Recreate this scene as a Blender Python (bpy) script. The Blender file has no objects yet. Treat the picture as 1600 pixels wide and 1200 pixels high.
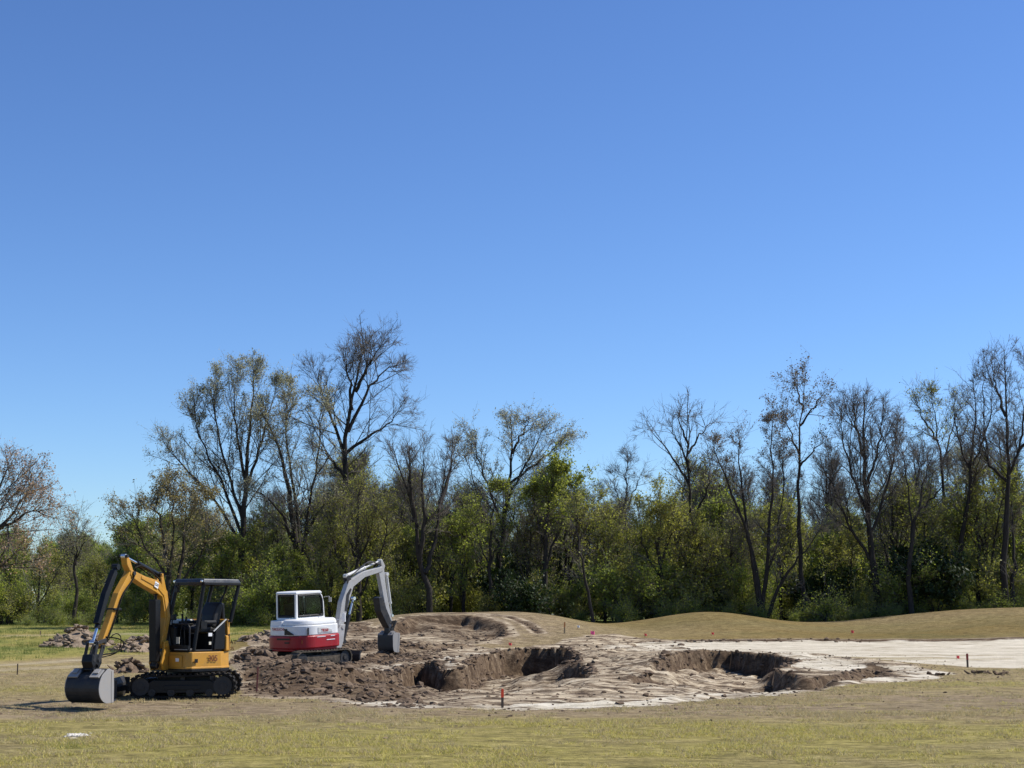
import bpy, math, random
import numpy as np
from mathutils import Matrix, Vector
from math import sin, cos, radians as R, pi, hypot

SC = bpy.context.scene
COL = SC.collection
# ------------------------------------------------------------------ camera
FPX = 2400.0
PITCH = math.atan(352 / FPX)
EYE = 1.85
cam = bpy.data.cameras.new('camera')
cam.sensor_width = 36
cam.lens = 36 * FPX / 1600
cam.clip_start = 0.5
cam.clip_end = 6000
cam_o = bpy.data.objects.new('camera', cam)
cam_o.location = (0, 0, EYE)
cam_o.rotation_euler = (pi / 2 + PITCH, 0, 0)
COL.objects.link(cam_o)
SC.camera = cam_o
# ------------------------------------------------------------------ light
SUN_AZ = R(74)      # clockwise from +Y
SUN_EL = R(52)
sdir = Vector((sin(SUN_AZ) * cos(SUN_EL), cos(SUN_AZ) * cos(SUN_EL), sin(SUN_EL)))
W = bpy.data.worlds.new('World')
SC.world = W
W.use_nodes = True
nt = W.node_tree
bg = nt.nodes['Background']
sky = nt.nodes.new('ShaderNodeTexSky')
sky.sky_type = 'NISHITA'
sky.sun_disc = False
sky.sun_elevation = SUN_EL
sky.sun_rotation = SUN_AZ
sky.altitude = 200
sky.air_density = 1.0
sky.dust_density = 0.2
sky.ozone_density = 2.6
SKYTINT = nt.nodes.new('ShaderNodeMix')
SKYTINT.data_type = 'RGBA'
SKYTINT.blend_type = 'MULTIPLY'
SKYTINT.inputs[0].default_value = 1
SKYTINT.inputs[7].default_value = (0.55, 0.655, 0.82, 1)
skg = nt.nodes.new('ShaderNodeGamma')
skg.inputs['Gamma'].default_value = 1.24
nt.links.new(sky.outputs[0], skg.inputs[0])
nt.links.new(skg.outputs[0], SKYTINT.inputs[6])
nt.links.new(SKYTINT.outputs[2], bg.inputs['Color'])
bg.inputs['Strength'].default_value = 0.094
sl = bpy.data.lights.new('sun', 'SUN')
sl.energy = 4.8
sl.angle = R(0.53)
sl.color = (1.0, 0.955, 0.88)
so = bpy.data.objects.new('sun', sl)
so.rotation_euler = sdir.to_track_quat('Z', 'Y').to_euler()
so.location = (30, 20, 40)
COL.objects.link(so)
SC.view_settings.view_transform = 'Standard'
SC.view_settings.look = 'None'
SC.view_settings.exposure = 0.35
SC.view_settings.gamma = 1
SC.view_settings.use_curve_mapping = False
SC.cycles.max_bounces = 6
SC.cycles.transparent_max_bounces = 8

rng = np.random.default_rng(7)
random.seed(7)

# ------------------------------------------------------------------ helpers: projection
def ray(px, py):
    u = (px - 800) / FPX
    v = (600 - py) / FPX
    return np.array([u, cos(PITCH) - sin(PITCH) * v, sin(PITCH) + cos(PITCH) * v])

def at_d(px, py, D):
    r = ray(px, py)
    r = r * (D / r[1])
    return np.array([r[0], D, EYE + r[2]])

ZP = np.array([(-2000, 0), (34, 0), (45, .05), (55, .14), (65, .34), (72, .52), (85, .80), (100, 1.08), (140, 1.4), (300, 1.5), (3000, 1.5)], float)
def z0(y):
    return np.interp(y, ZP[:, 0], ZP[:, 1])

def at(px, py):
    """where the sight line through a photo pixel meets the smooth base ground"""
    r = ray(px, py)
    D = np.arange(10, 400, .05)
    z = EYE + r[2] / r[1] * D
    k = np.argmax(z <= z0(D))
    if z[k] > z0(D[k]):
        k = len(D) - 1
    return np.array([r[0] / r[1] * D[k], D[k]])

# ------------------------------------------------------------------ helpers: noise
_tab = np.random.default_rng(3).random((256, 256))
def vnoise(x, y, seed=0):
    x = x + seed * 17.31
    y = y + seed * 9.77
    xi = np.floor(x).astype(int)
    yi = np.floor(y).astype(int)
    fx = x - xi
    fy = y - yi
    fx = fx * fx * (3 - 2 * fx)
    fy = fy * fy * (3 - 2 * fy)
    a = _tab[xi & 255, yi & 255]
    b = _tab[(xi + 1) & 255, yi & 255]
    c = _tab[xi & 255, (yi + 1) & 255]
    d = _tab[(xi + 1) & 255, (yi + 1) & 255]
    return (a * (1 - fx) + b * fx) * (1 - fy) + (c * (1 - fx) + d * fx) * fy - .5
def fbm(x, y, o=3, seed=0):
    s = 0
    a = 1
    for i in range(o):
        s = s + a * vnoise(x * 2 ** i, y * 2 ** i, seed + i * 3)
        a *= .5
    return s
def sst(a, b, x):
    t = np.clip((x - a) / (b - a), 0, 1)
    return t * t * (3 - 2 * t)

def poly_sd(P, x, y):
    """signed distance to a polygon, positive inside"""
    P = np.asarray(P, float)
    d = np.full(x.shape, 1e9)
    ins = np.zeros(x.shape, bool)
    n = len(P)
    for i in range(n):
        ax, ay = P[i]
        bx, by = P[(i + 1) % n]
        ex, ey = bx - ax, by - ay
        t = np.clip(((x - ax) * ex + (y - ay) * ey) / (ex * ex + ey * ey + 1e-9), 0, 1)
        d = np.minimum(d, np.hypot(x - ax - t * ex, y - ay - t * ey))
        c = ((ay > y) != (by > y))
        xc = (bx - ax) * (y - ay) / (by - ay + 1e-12) + ax
        ins ^= c & (x < xc)
    return np.where(ins, d, -d)
def line_d(P, x, y):
    d = np.full(x.shape, 1e9)
    for (ax, ay), (bx, by) in zip(P[:-1], P[1:]):
        ex, ey = bx - ax, by - ay
        t = np.clip(((x - ax) * ex + (y - ay) * ey) / (ex * ex + ey * ey + 1e-9), 0, 1)
        d = np.minimum(d, np.hypot(x - ax - t * ex, y - ay - t * ey))
    return d
def idw(pts, x, y, p=3):
    s = 0
    w = 0
    for (a, b, v) in pts:
        q = 1 / (((x - a) ** 2 + (y - b) ** 2) ** (p / 2) + 1e-3)
        s = s + q * v
        w = w + q
    return s / w
def PX(l):
    return [at(a, b) for a, b in l]

# ------------------------------------------------------------------ terrain
# pits: outline (photo pixel -> ground), depth control points
PIT_A = dict(poly=PX([(500, 1083), (515, 1076), (560, 1066), (600, 1058), (628, 1046), (640, 1041), (664, 1038), (680, 1043), (690, 1050), (722, 1049), (730, 1034), (752, 1029), (776, 1022), (783, 1013.5), (830, 1012), (886, 1013), (893, 1022), (930, 1060), (900, 1078), (800, 1086), (680, 1096), (560, 1096)]),
             dep=[(*at(px, py), h) for px, py, h in [(505, 1082, .08), (560, 1068, .3), (600, 1060, .5), (650, 1041, .85), (672, 1048, .8), (715, 1058, .45), (735, 1036, .85), (775, 1024, 1.0), (800, 1016, 1.2), (880, 1016, 1.2), (850, 1040, .9), (700, 1075, .35), (760, 1060, .6), (800, 1082, .05), (900, 1070, .05), (930, 1060, 0), (650, 1092, .05), (560, 1092, .03), (897, 1035, .3)]], wall=.14)
PIT_B = dict(poly=PX([(1010, 1050), (1040, 1028), (1060, 1023), (1098, 1020), (1140, 1019), (1185, 1022), (1222, 1027), (1238, 1034), (1236, 1042), (1214, 1047), (1222, 1052), (1260, 1058), (1290, 1056), (1330, 1048), (1365, 1044), (1392, 1046), (1400, 1056), (1350, 1066), (1290, 1075), (1200, 1088), (1090, 1094), (1000, 1086), (985, 1066)]),
             dep=[(*at(px, py), h) for px, py, h in [(1012, 1048, .15), (1050, 1030, .5), (1100, 1022, .75), (1170, 1024, .9), (1225, 1030, .9), (1235, 1040, .7), (1215, 1050, .65), (1250, 1060, .62), (1300, 1058, .6), (1350, 1050, .5), (1390, 1050, .35), (1400, 1056, .1), (1345, 1064, .15), (1280, 1073, .25), (1200, 1072, .35), (1150, 1080, .12), (1060, 1080, .08), (1000, 1070, .02), (1060, 1055, .35), (1120, 1050, .7)]], wall=.14)
def fl(px, py, z):   # a point seen at a pixel on ground of known height
    r = ray(px, py)
    D = (z - EYE) / (r[2] / r[1])
    return (r[0] / r[1] * D, D)
def pd(px, D):
    r = ray(px, 960)
    return (r[0] / r[1] * D, D)
PIT_C = dict(poly=[pd(*p) for p in [(595, 69), (640, 72.5), (680, 73.5), (725, 74), (765, 73), (788, 70.5), (790, 68.5), (760, 66.5), (700, 65), (628, 64.5), (600, 66)]],
             dep=[(*pd(px, D), h) for px, D, h in [(640, 71.5, .5), (680, 72.5, .3), (725, 73, .5), (780, 70, .42), (690, 69, .1), (650, 66.5, .35), (740, 67, .2), (600, 68, .2), (715, 66, .25)]], wall=.25)
ARC = [pd(*p) for p in [(590, 70), (640, 73.5), (720, 75.4), (790, 74.2), (825, 71.8), (842, 69.5)]]
PITS = [PIT_A, PIT_B, PIT_C]
SAND = PX([(985, 1004), (1050, 1003), (1150, 1002.5), (1250, 1001.5), (1400, 1001), (1560, 1001), (1720, 1001), (1760, 1046), (1600, 1044), (1520, 1042), (1450, 1038), (1380, 1031), (1250, 1021), (1180, 1016), (1080, 1013), (1000, 1010)])
DUG = PX([(372, 1040), (384, 1088), (430, 1090), (500, 1094), (560, 1101), (700, 1107), (800, 1108), (940, 1106), (1060, 1099), (1200, 1088), (1300, 1078), (1390, 1068), (1470, 1058), (1480, 1051), (1430, 1039), (1250, 1018), (1080, 1004), (960, 998), (860, 1006), (760, 1010), (700, 1006), (600, 1004), (540, 990), (400, 1005), (370, 1020)])
RIDGE = [at(px, py) for px, py in [(540, 1036), (580, 1029), (620, 1022), (660, 1019), (700, 1016), (735, 1015)]]
MOUNDS = [  # centre x, y, height, sx, sy
    (*at_d(718, 970, 77)[:2], .80, 4.6, 6.0), (*at(835, 1010), -.28, 2.4, 3.0), (*at_d(620, 970, 74)[:2], .38, 2.8, 6.0), (*at_d(840, 970, 78)[:2], .5, 2.6, 7.0),
    (*at_d(1100, 970, 82)[:2], .88, 3.2, 6.5), (*at_d(1230, 970, 84)[:2], .18, 4.0, 6.5),
    (*at_d(1640, 970, 83)[:2], 1.15, 5.6, 7.5), (*at_d(1440, 970, 84)[:2], .32, 3.6, 7.5),
    (*at_d(60, 970, 84)[:2], .12, 5, 5),
    (*at(455, 1066), .36, 2.0, 2.6), (*at(400, 1052), .30, 1.2, 2.4), (*at(540, 1072), .16, 1.8, 2.0),
    (*at(1020, 1040), .14, 1.8, 3.0), (*at(960, 1015), .12, 3.0, 4.0), (*at(700, 1046), .05, .8, 2.5)]
HOLE = (*at(388, 1072), .38, .32, 1.1)

def terrain(x, y):
    x = np.asarray(x, float)
    y = np.asarray(y, float)
    wx = x + .30 * fbm(x * .9, y * .9, 2, 5) + .07 * vnoise(x * 3, y * 3, 8)
    wy = y + .9 * fbm(x * .8, y * .5, 2, 6) + .14 * vnoise(x * 2.3, y * 2.3, 9)
    z = z0(y)
    for cx, cy, h, sx, sy in MOUNDS:
        z = z + h * np.exp(-((x - cx) / sx) ** 2 / 1.6 - ((y - cy) / sy) ** 2 / 1.6)
    near = np.exp(-((y - 60) / 80) ** 2)
    z = z + .05 * fbm(x * .22, y * .16, 2, 1) * near + .010 * fbm(x * 2.1, y * 2.1, 3, 2)
    z = z - .10 * np.exp(-((x + 8.3) / 2.2) ** 2 - ((y - 29.3) / 1.8) ** 2)
    WD = np.exp(-((x + 6.9) / 2.3) ** 4 - ((y - 53.2) / 3.4) ** 4)
    z = z - .34 * WD
    dug = sst(-.3, .6, poly_sd(DUG, wx, wy))
    sand = sst(-.1, .25, poly_sd(SAND, wx, y + .25 * (wy - y)))
    z = z - .10 * sand
    pitm = np.zeros_like(x)
    for P in PITS:
        sd = poly_sd(P['poly'], wx, wy)
        f = np.clip(idw(P['dep'], x, y), 0, 2)
        slump = np.clip(fbm(x * .8, y * .5, 2, 61) * 1.6 + .1, 0, 1) * (1 - sst(.62, .85, f))
        s = sst(0, P['wall'] + .9 * slump, sd)
        z = z + f * .22 * s * (1 - sst(.3, 1.3, sd)) * (fbm(x * 1.8, y * 1.8, 3, 63) + .3)
        z = z - f * s * (1 + .12 * vnoise(x * 2.5, y * 2.5, 11) * 2)
        z = z + .06 * np.exp(-((sd + .25) / .3) ** 2) * f * (fbm(x * 2.2, y * 1.5, 2, 31) + .35)
        pitm = np.maximum(pitm, s)
    C = PIT_C['poly']
    pc = sst(-.6, .2, poly_sd(C, wx, wy))
    rd = line_d(RIDGE, wx, wy)
    ridge = np.exp(-(rd / .42) ** 2)
    z = z + .22 * ridge * (1 + 1.2 * fbm(x * 1.6, y * 1.6, 2, 12))
    hx, hy, hh, hsx, hsy = HOLE
    ad = line_d(ARC, wx, y + .3 * (wy - y))
    z = z - .05 * np.exp(-(ad / .14) ** 2) + .02 * np.exp(-((ad - .35) / .2) ** 2)
    z = z - hh * np.exp(-((x - hx) / hsx) ** 4 - ((y - hy) / hsy) ** 4)
    # how rough: churned soil on the left, dozer-streaked sand in the middle
    xl = x / np.maximum(y, 5) * FPX + 800     # bearing from the camera spot, used only to place regions
    churn = dug * (1 - sst(640, 780, xl + 60 * fbm(x * .6, y * .6, 2, 3))) * (1 - sand)
    churn = np.maximum(churn, np.maximum(ridge, pc * .45))
    zone = np.zeros_like(x)
    for pl, wd in ZONES: zone = np.maximum(zone, np.exp(-(line_d(pl, wx, wy) / wd) ** 4))
    churn = churn * (1 - .8 * zone) * (1 - .85 * np.exp(-(line_d(SANDL[0][0], wx, wy) / 1.3) ** 2))
    scar = np.clip(np.maximum(churn, pitm * .3), 0, 1) * (1 - .75 * WD)
    z = z + scar * (.22 * fbm(x * 1.7, y * .9, 4, 14) + .09 * np.abs(fbm(x * 4.5, y * 3, 2, 15)) + .07 * fbm((x + y * .15) * .6, (y - x * .12) * 1.6, 2, 17))
    band = dug * (1 - sand) * sst(640, 760, xl) * (1 - scar)
    bend = .10 + .12 * sst(-2, 6, x)
    u = x + y * bend
    v = y - x * bend * 1.6
    z = z + band * .045 * fbm(x * 2.6, y * 2.0, 3, 18) * sst(-.2, .3, fbm(x * .4, y * .4, 2, 24) + .1)
    z = z + band * (.12 * fbm(u * .30, v * 1.2, 4, 16) + .16 * np.clip(fbm(u * .8, v * 1.6, 2, 19) - .15, 0, 1))
    # raked slope with steep runnels left of the right-hand pit
    rk = np.exp(-((x - at(1010, 1050)[0]) / 1.7) ** 2 - ((y - 50) / 9) ** 2) * dug
    z = z + rk * .20 * fbm((x * .8 + y * .45) * 3.2, (y * .6 - x) * .6, 2, 20)
    z = z + sand * .012 * fbm(x * .3, y * 2.2, 3, 22)
    return z

def terrain_masks(x, y):
    wx = x + .35 * fbm(x * .9, y * .9, 3, 25)
    wy = y + 1.1 * fbm(x * .8, y * .5, 3, 26)
    xl = x / np.maximum(y, 5) * FPX + 800
    dug = sst(-.35, .35, poly_sd(DUG, wx, wy))
    flat = sst(-.15, .25, poly_sd(SAND, wx, y + .3 * (wy - y)))
    left = 1 - sst(600, 760, xl + 90 * fbm(x * .5, y * .35, 3, 3))
    ridge = np.exp(-(line_d(RIDGE, wx, wy) / .6) ** 2)
    pc = sst(-.7, .2, poly_sd(PIT_C['poly'], wx, wy))
    soil = np.maximum(dug * (.25 + .75 * left * sst(-.55, .1, fbm(x * .5, y * .3, 3, 70) + .28)), np.maximum(ridge * .9, pc * .75)) * (1 - flat)
    soil = np.maximum(soil, .95 * np.exp(-(line_d(SAND[:7], wx, y + .3 * (wy - y)) / .33) ** 2))
    soil = np.maximum(soil, .95 * np.exp(-(line_d(ARC, x, y) / .28) ** 2))
    zone = np.zeros_like(x)
    for pl, wd in ZONES: zone = np.maximum(zone, np.exp(-(line_d(pl, wx, wy) / wd) ** 4))
    soil = np.where(soil > .25, .25 + (soil - .25) * (1 - .9 * zone), soil)
    # pale dry sand: front lip, rims, right side
    pale = np.zeros_like(x)
    for pl, wd, a in SANDL:
        pale = np.maximum(pale, a * np.clip(.75 + .9 * fbm(x * .9, y * .7, 3, 29), .1, 1) * np.exp(-(line_d(pl, wx, wy) / wd) ** 2))
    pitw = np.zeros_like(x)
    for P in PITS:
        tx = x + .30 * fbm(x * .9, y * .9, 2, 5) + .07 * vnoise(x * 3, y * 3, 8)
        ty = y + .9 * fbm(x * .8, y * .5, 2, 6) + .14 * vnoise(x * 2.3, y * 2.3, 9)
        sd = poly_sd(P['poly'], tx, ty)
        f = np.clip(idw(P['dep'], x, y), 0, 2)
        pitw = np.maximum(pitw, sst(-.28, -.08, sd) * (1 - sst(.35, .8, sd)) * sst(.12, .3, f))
    pale = pale + .25 * dug * (1 - left) * (.6 + fbm(x * .8, y * .5, 3, 28))
    pale = np.maximum(np.clip(pale, 0, 1) * dug, flat * (.93 - .45 * sst(.0, .5, 1.1 * fbm(x * .13, y * .5, 3, 30))))
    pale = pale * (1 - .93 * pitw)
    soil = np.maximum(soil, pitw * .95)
    patch = np.exp(-(((x - WP[0]) / .2) ** 2 + ((y - WP[1]) / .35) ** 2) ** 1.5)
    pale = np.maximum(pale, patch * sst(-.2, .3, fbm(x * 5, y * 3, 3, 33)))
    path = np.exp(-(line_d(PATH, wx, y) / 1.0) ** 4) * .6 * (1 - dug)
    path = np.maximum(path, .55 * np.exp(-(line_d(PATH2, x, y) / 1.0) ** 2))
    path = np.maximum(path, .95 * np.exp(-(line_d(PATH3, x, y) / .5) ** 2))
    # greenness of the turf
    g = np.where(y < 60, .16 + .36 * (1 - sst(24.5, 28.5, y + 2.0 * fbm(x * .12, y * .05, 2, 41))), .25) + 1.0 * fbm(x * .11, y * .36, 3, 40)
    g = g + .22 * (1 - sst(24, 28, y + 1.5 * fbm(x * .1, x * .05, 1, 44))) * sst(-.45, .2, fbm(x * .2, y * .5, 2, 42) + .3)
    g = np.where(y > 40, g * .35, g)
    gl = sst(-1.2, 1.2, poly_sd(GREENP, wx, wy))
    g = np.maximum(g, gl * (.8 + .3 * fbm(x * .3, y * .2, 2, 45)))
    g = np.maximum(g, sst(88, 92, y + 1.5 * fbm(x * .2, y * .1, 2, 46)))
    g = np.where(y < 42, np.minimum(g, .62), g)
    g = np.maximum(g, .85 * np.exp(-(((x + 5.9) / 1.6) ** 2 + ((y - 21.3) / .9) ** 2)))
    for cx, cy, h, sx, sy in MOUNDS[:1]:
        g = g * (1 - .55 * np.exp(-((x - cx) / (sx * 1.3)) ** 2 - ((y - cy) / sy) ** 2))
    mnd = np.zeros_like(x)
    for cx, cy, h, sx, sy in MOUNDS[4:8]:
        mnd = np.maximum(mnd, np.exp(-((x - cx) / (sx * 1.4)) ** 2 - ((y - cy) / (sy * 1.1)) ** 2))
    # worn bare brown band in front of the dig and under the yellow machine
    bare = .95 * np.exp(-((y - (30.5 + .10 * np.maximum(x, 0))) / 4.2) ** 2) * sst(-.45, .25, fbm(x * .22, y * .6, 3, 48) + .08)
    bare = np.maximum(bare, .8 * np.exp(-((x - 8) / 5) ** 2 - ((y - 19.3) / 1.4) ** 2) * sst(-.3, .3, fbm(x * .5, y * .8, 3, 49)))
    bare = np.maximum(bare, mnd * (.55 + .6 * fbm(x * .25, y * .2, 3, 52)))
    bare = np.maximum(bare, .55 * sst(0, .5, fbm(x * .22, y * .6, 3, 53)) * (y < 45))
    bare = np.maximum(bare, np.exp(-(((x - at_d(718, 970, 77)[0]) / 7.5) ** 2 + ((y - 72) / 9) ** 2) ** 2))
    g = g * (1 - .85 * np.exp(-(((x - at_d(718, 970, 77)[0]) / 7.5) ** 2 + ((y - 70) / 12) ** 2) ** 2))
    back = sst(56, 64, y + 2 * fbm(x * .2, y * .1, 2, 90)) * (1 - sst(.45, .8, g)) * (.75 + .5 * fbm(x * .15, y * .15, 3, 91))
    TM['mound'] = np.clip(back * (1 - .95 * np.exp(-(((x - at_d(718, 970, 77)[0]) / 7.5) ** 2 + ((y - 72) / 9) ** 2) ** 2)), 0, 1)
    return [np.clip(a, 0, 1) for a in (soil, pale, g, bare, path)]
TM = {}
WP = at(121, 1150)
SANDL = [(PX([(520, 1097), (600, 1101), (700, 1104), (800, 1104), (950, 1101), (1080, 1094), (1180, 1085), (1290, 1074)]), 1.0, .85),
         (PX([(1000, 1016), (1060, 1018), (1120, 1015), (1200, 1018), (1250, 1030), (1290, 1042), (1330, 1043), (1400, 1046), (1450, 1050)]), 1.6, 1.0),
         (PX([(1130, 1085), (1180, 1068), (1215, 1056)]), .8, 1.0), (PX([(1370, 1064), (1440, 1058)]), 1.0, .95),
         (PX([(500, 1062), (560, 1052), (620, 1042), (690, 1036), (700, 1048)]), .8, .6), (PX([(700, 1030), (760, 1021)]), .7, .7),
         (PX([(620, 1003), (680, 985)]), 1.2, .8)]
ZONES = [(PX([(505, 1062), (560, 1052), (620, 1042), (690, 1034)]), 1.0), (PX([(560, 1006), (640, 1003), (740, 1008)]), 1.3), (PX([(690, 1028), (760, 1020)]), .9), (PX([(560, 1024), (610, 1018)]), .7), (PX([(380, 1012), (420, 1008)]), 1.2), (PX([(380, 1088), (470, 1092), (560, 1098)]), .8)]
PATH = PX([(-200, 1056), (0, 1046), (130, 1040), (250, 1036), (420, 1018), (520, 1000)])
PATH2 = PX([(-200, 996), (0, 994), (250, 990), (430, 990)])
PATH3 = PX([(-200, 1046), (0, 1038.5), (60, 1035), (130, 1030)])
GREENP = PX([(-400, 1034), (0, 1033), (130, 1026), (230, 1024), (330, 1008), (440, 998), (440, 972), (-400, 972)]) 

# ------------------------------------------------------------------ helpers: objects
def prop(o, label=None, cat=None, group=None, kind=None):
    if label: o['label'] = label
    if cat: o['category'] = cat
    if group: o['group'] = group
    if kind: o['kind'] = kind
    return o
def empty(name, loc=(0, 0, 0), rot=(0, 0, 0), **k):
    o = bpy.data.objects.new(name, None)
    o.empty_display_size = .2
    o.location = loc
    o.rotation_euler = rot
    COL.objects.link(o)
    return prop(o, **k)
def mesh_np(name, V, loops, sizes, mats, midx=None, smooth=None):
    me = bpy.data.meshes.new(name)
    V = np.ascontiguousarray(V, np.float32)
    loops = np.ascontiguousarray(loops, np.int32).ravel()
    sizes = np.ascontiguousarray(sizes, np.int32)
    me.vertices.add(len(V))
    me.vertices.foreach_set('co', V.ravel())
    me.loops.add(len(loops))
    me.loops.foreach_set('vertex_index', loops)
    me.polygons.add(len(sizes))
    st = np.concatenate([[0], np.cumsum(sizes)[:-1]]).astype(np.int32)
    me.polygons.foreach_set('loop_start', st)
    me.polygons.foreach_set('loop_total', sizes)
    if midx is not None:
        me.polygons.foreach_set('material_index', np.ascontiguousarray(midx, np.int32))
    if smooth is not None:
        me.polygons.foreach_set('use_smooth', np.full(len(sizes), smooth) if isinstance(smooth, bool) else smooth)
    for m in mats:
        me.materials.append(m)
    me.update(calc_edges=True)
    me.validate()
    return me
def link(name, me, parent=None):
    o = bpy.data.objects.new(name, me)
    COL.objects.link(o)
    if parent: o.parent = parent
    return o

class MB:
    """collects shapes; build() links them as ONE mesh object"""
    def __init__(s, M=None):
        s.v = []; s.f = []; s.sm = []; s.M = M or Matrix.Identity(4)
    def add(s, vs, fs, smooth=False, M=None):
        n = len(s.v)
        m = s.M @ M if M is not None else s.M
        s.v += [tuple(m @ Vector(v)) for v in vs]
        s.f += [tuple(i + n for i in f) for f in fs]
        s.sm += [smooth] * len(fs)
        return s
    def box(s, c, d, M=None):
        x, y, z = c; a, b, e = d[0] / 2, d[1] / 2, d[2] / 2
        vs = [(x - a, y - b, z - e), (x + a, y - b, z - e), (x + a, y + b, z - e), (x - a, y + b, z - e), (x - a, y - b, z + e), (x + a, y - b, z + e), (x + a, y + b, z + e), (x - a, y + b, z + e)]
        return s.add(vs, [(0, 3, 2, 1), (4, 5, 6, 7), (0, 1, 5, 4), (1, 2, 6, 5), (2, 3, 7, 6), (3, 0, 4, 7)], M=M)
    def prism(s, pts, lo, hi, axis='y', scale_hi=None, M=None):
        """extrude a 2-D outline; axis y: pts are (x,z); axis z: pts are (x,y); axis x: pts are (y,z)"""
        a = 0
        for i in range(len(pts)):
            a += pts[i][0] * pts[(i + 1) % len(pts)][1] - pts[(i + 1) % len(pts)][0] * pts[i][1]
        pts = list(pts) if a > 0 else list(pts)[::-1]
        if axis == 'y': pts = pts[::-1]
        def mk(p, t):
            return {'y': (p[0], t, p[1]), 'z': (p[0], p[1], t), 'x': (t, p[0], p[1])}[axis]
        q = pts
        if scale_hi:
            cx = sum(p[0] for p in pts) / len(pts); cy = sum(p[1] for p in pts) / len(pts)
            q = [(cx + (p[0] - cx) * scale_hi, cy + (p[1] - cy) * scale_hi) for p in pts]
        n = len(pts)
        vs = [mk(p, lo) for p in pts] + [mk(p, hi) for p in q]
        fs = [tuple(range(n))[::-1], tuple(range(n, 2 * n))] + [(i, (i + 1) % n, n + (i + 1) % n, n + i) for i in range(n)]
        return s.add(vs, fs, M=M)
    def tube(s, path, r, n=8, cap=True, M=None):
        P = [Vector(p) for p in path]
        rr = r if isinstance(r, (list, tuple)) else [r] * len(P)
        vs = []; fs = []
        ref = None
        for i, p in enumerate(P):
            t = (P[min(i + 1, len(P) - 1)] - P[max(i - 1, 0)]).normalized()
            if ref is None:
                ref = t.orthogonal().normalized()
            ref = (ref - t * ref.dot(t)).normalized()
            b = t.cross(ref)
            for k in range(n):
                a = 2 * pi * k / n
                vs.append(tuple(p + (ref * cos(a) + b * sin(a)) * rr[i]))
        for i in range(len(P) - 1):
            for k in range(n):
                fs.append((i * n + k, i * n + (k + 1) % n, (i + 1) * n + (k + 1) % n, (i + 1) * n + k))
        s.add(vs, fs, smooth=n > 5, M=M)
        if cap:
            s.add(vs[:n], [tuple(range(n))[::-1]], M=M)
            s.add(vs[-n:], [tuple(range(n))], M=M)
        return s
    def cyl(s, a, b, r, n=12, M=None):
        return s.tube([a, b], r, n, M=M)
    def build(s, name, mat, parent=None, bevel=0, seg=2):
        me = bpy.data.meshes.new(name)
        me.from_pydata(s.v, [], s.f)
        me.polygons.foreach_set('use_smooth', s.sm)
        me.materials.append(mat)
        me.update()
        o = link(name, me, parent)
        if bevel:
            m = o.modifiers.new('bevel', 'BEVEL')
            m.width = bevel; m.segments = seg; m.limit_method = 'ANGLE'; m.angle_limit = R(35)
        return o

def text(name, s, size, mat, parent, M, depth=.002):
    cu = bpy.data.curves.new(name, 'FONT')
    cu.body = s; cu.size = size; cu.extrude = depth; cu.align_x = 'CENTER'; cu.align_y = 'CENTER'
    cu.offset = size * .015
    o = bpy.data.objects.new(name, cu)
    dg = bpy.context.evaluated_depsgraph_get()
    COL.objects.link(o)
    dg.update()
    me = bpy.data.meshes.new_from_object(o.evaluated_get(dg))
    bpy.data.objects.remove(o)
    me.name = name
    me.materials.clear()
    me.materials.append(mat)
    me.transform(M)
    return link(name, me, parent)

# ------------------------------------------------------------------ materials
def N(nt, t, **k):
    n = nt.nodes.new(t)
    for a, b in k.items():
        if a.startswith('i_'):
            n.inputs[int(a[2:]) if a[2:].isdigit() else a[2:]].default_value = b
        else: setattr(n, a, b)
    return n
def new_mat(name):
    m = bpy.data.materials.new(name)
    m.use_nodes = True
    return m, m.node_tree, m.node_tree.nodes['Principled BSDF']
def ramp(nt, fac, stops, interp='LINEAR'):
    r = nt.nodes.new('ShaderNodeValToRGB')
    r.color_ramp.interpolation = interp
    e = r.color_ramp.elements
    while len(e) > 1: e.remove(e[0])
    e[0].position = stops[0][0]; e[0].color = (*stops[0][1], 1)
    for p, c in stops[1:]:
        q = e.new(p); q.color = (*c, 1)
    nt.links.new(fac, r.inputs[0])
    return r.outputs[0]
def noise(nt, scale, detail=4, rough=.6, vec=None, dist=0):
    n = nt.nodes.new('ShaderNodeTexNoise')
    n.inputs['Scale'].default_value = scale
    n.inputs['Detail'].default_value = detail
    n.inputs['Roughness'].default_value = rough
    n.inputs['Distortion'].default_value = dist
    if vec: nt.links.new(vec, n.inputs['Vector'])
    return n.outputs[0]
def mix(nt, f, a, b, mode='MIX'):
    m = nt.nodes.new('ShaderNodeMix')
    m.data_type = 'RGBA'; m.blend_type = mode
    for s, v in ((0, f), (6, a), (7, b)):
        if isinstance(v, (int, float)): m.inputs[s].default_value = v
        elif isinstance(v, tuple): m.inputs[s].default_value = (*v, 1)
        else: nt.links.new(v, m.inputs[s])
    return m.outputs[2]
def mth(nt, op, a, b=None, c=None, clamp=False):
    m = nt.nodes.new('ShaderNodeMath')
    m.operation = op; m.use_clamp = clamp
    for i, v in enumerate((a, b, c)):
        if v is None: continue
        if isinstance(v, (int, float)): m.inputs[i].default_value = v
        else: nt.links.new(v, m.inputs[i])
    return m.outputs[0]
def bump(nt, h, strength, dist, bs):
    b = nt.nodes.new('ShaderNodeBump')
    b.inputs['Strength'].default_value = strength
    b.inputs['Distance'].default_value = dist
    nt.links.new(h, b.inputs['Height'])
    nt.links.new(b.outputs[0], bs.inputs['Normal'])

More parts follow.
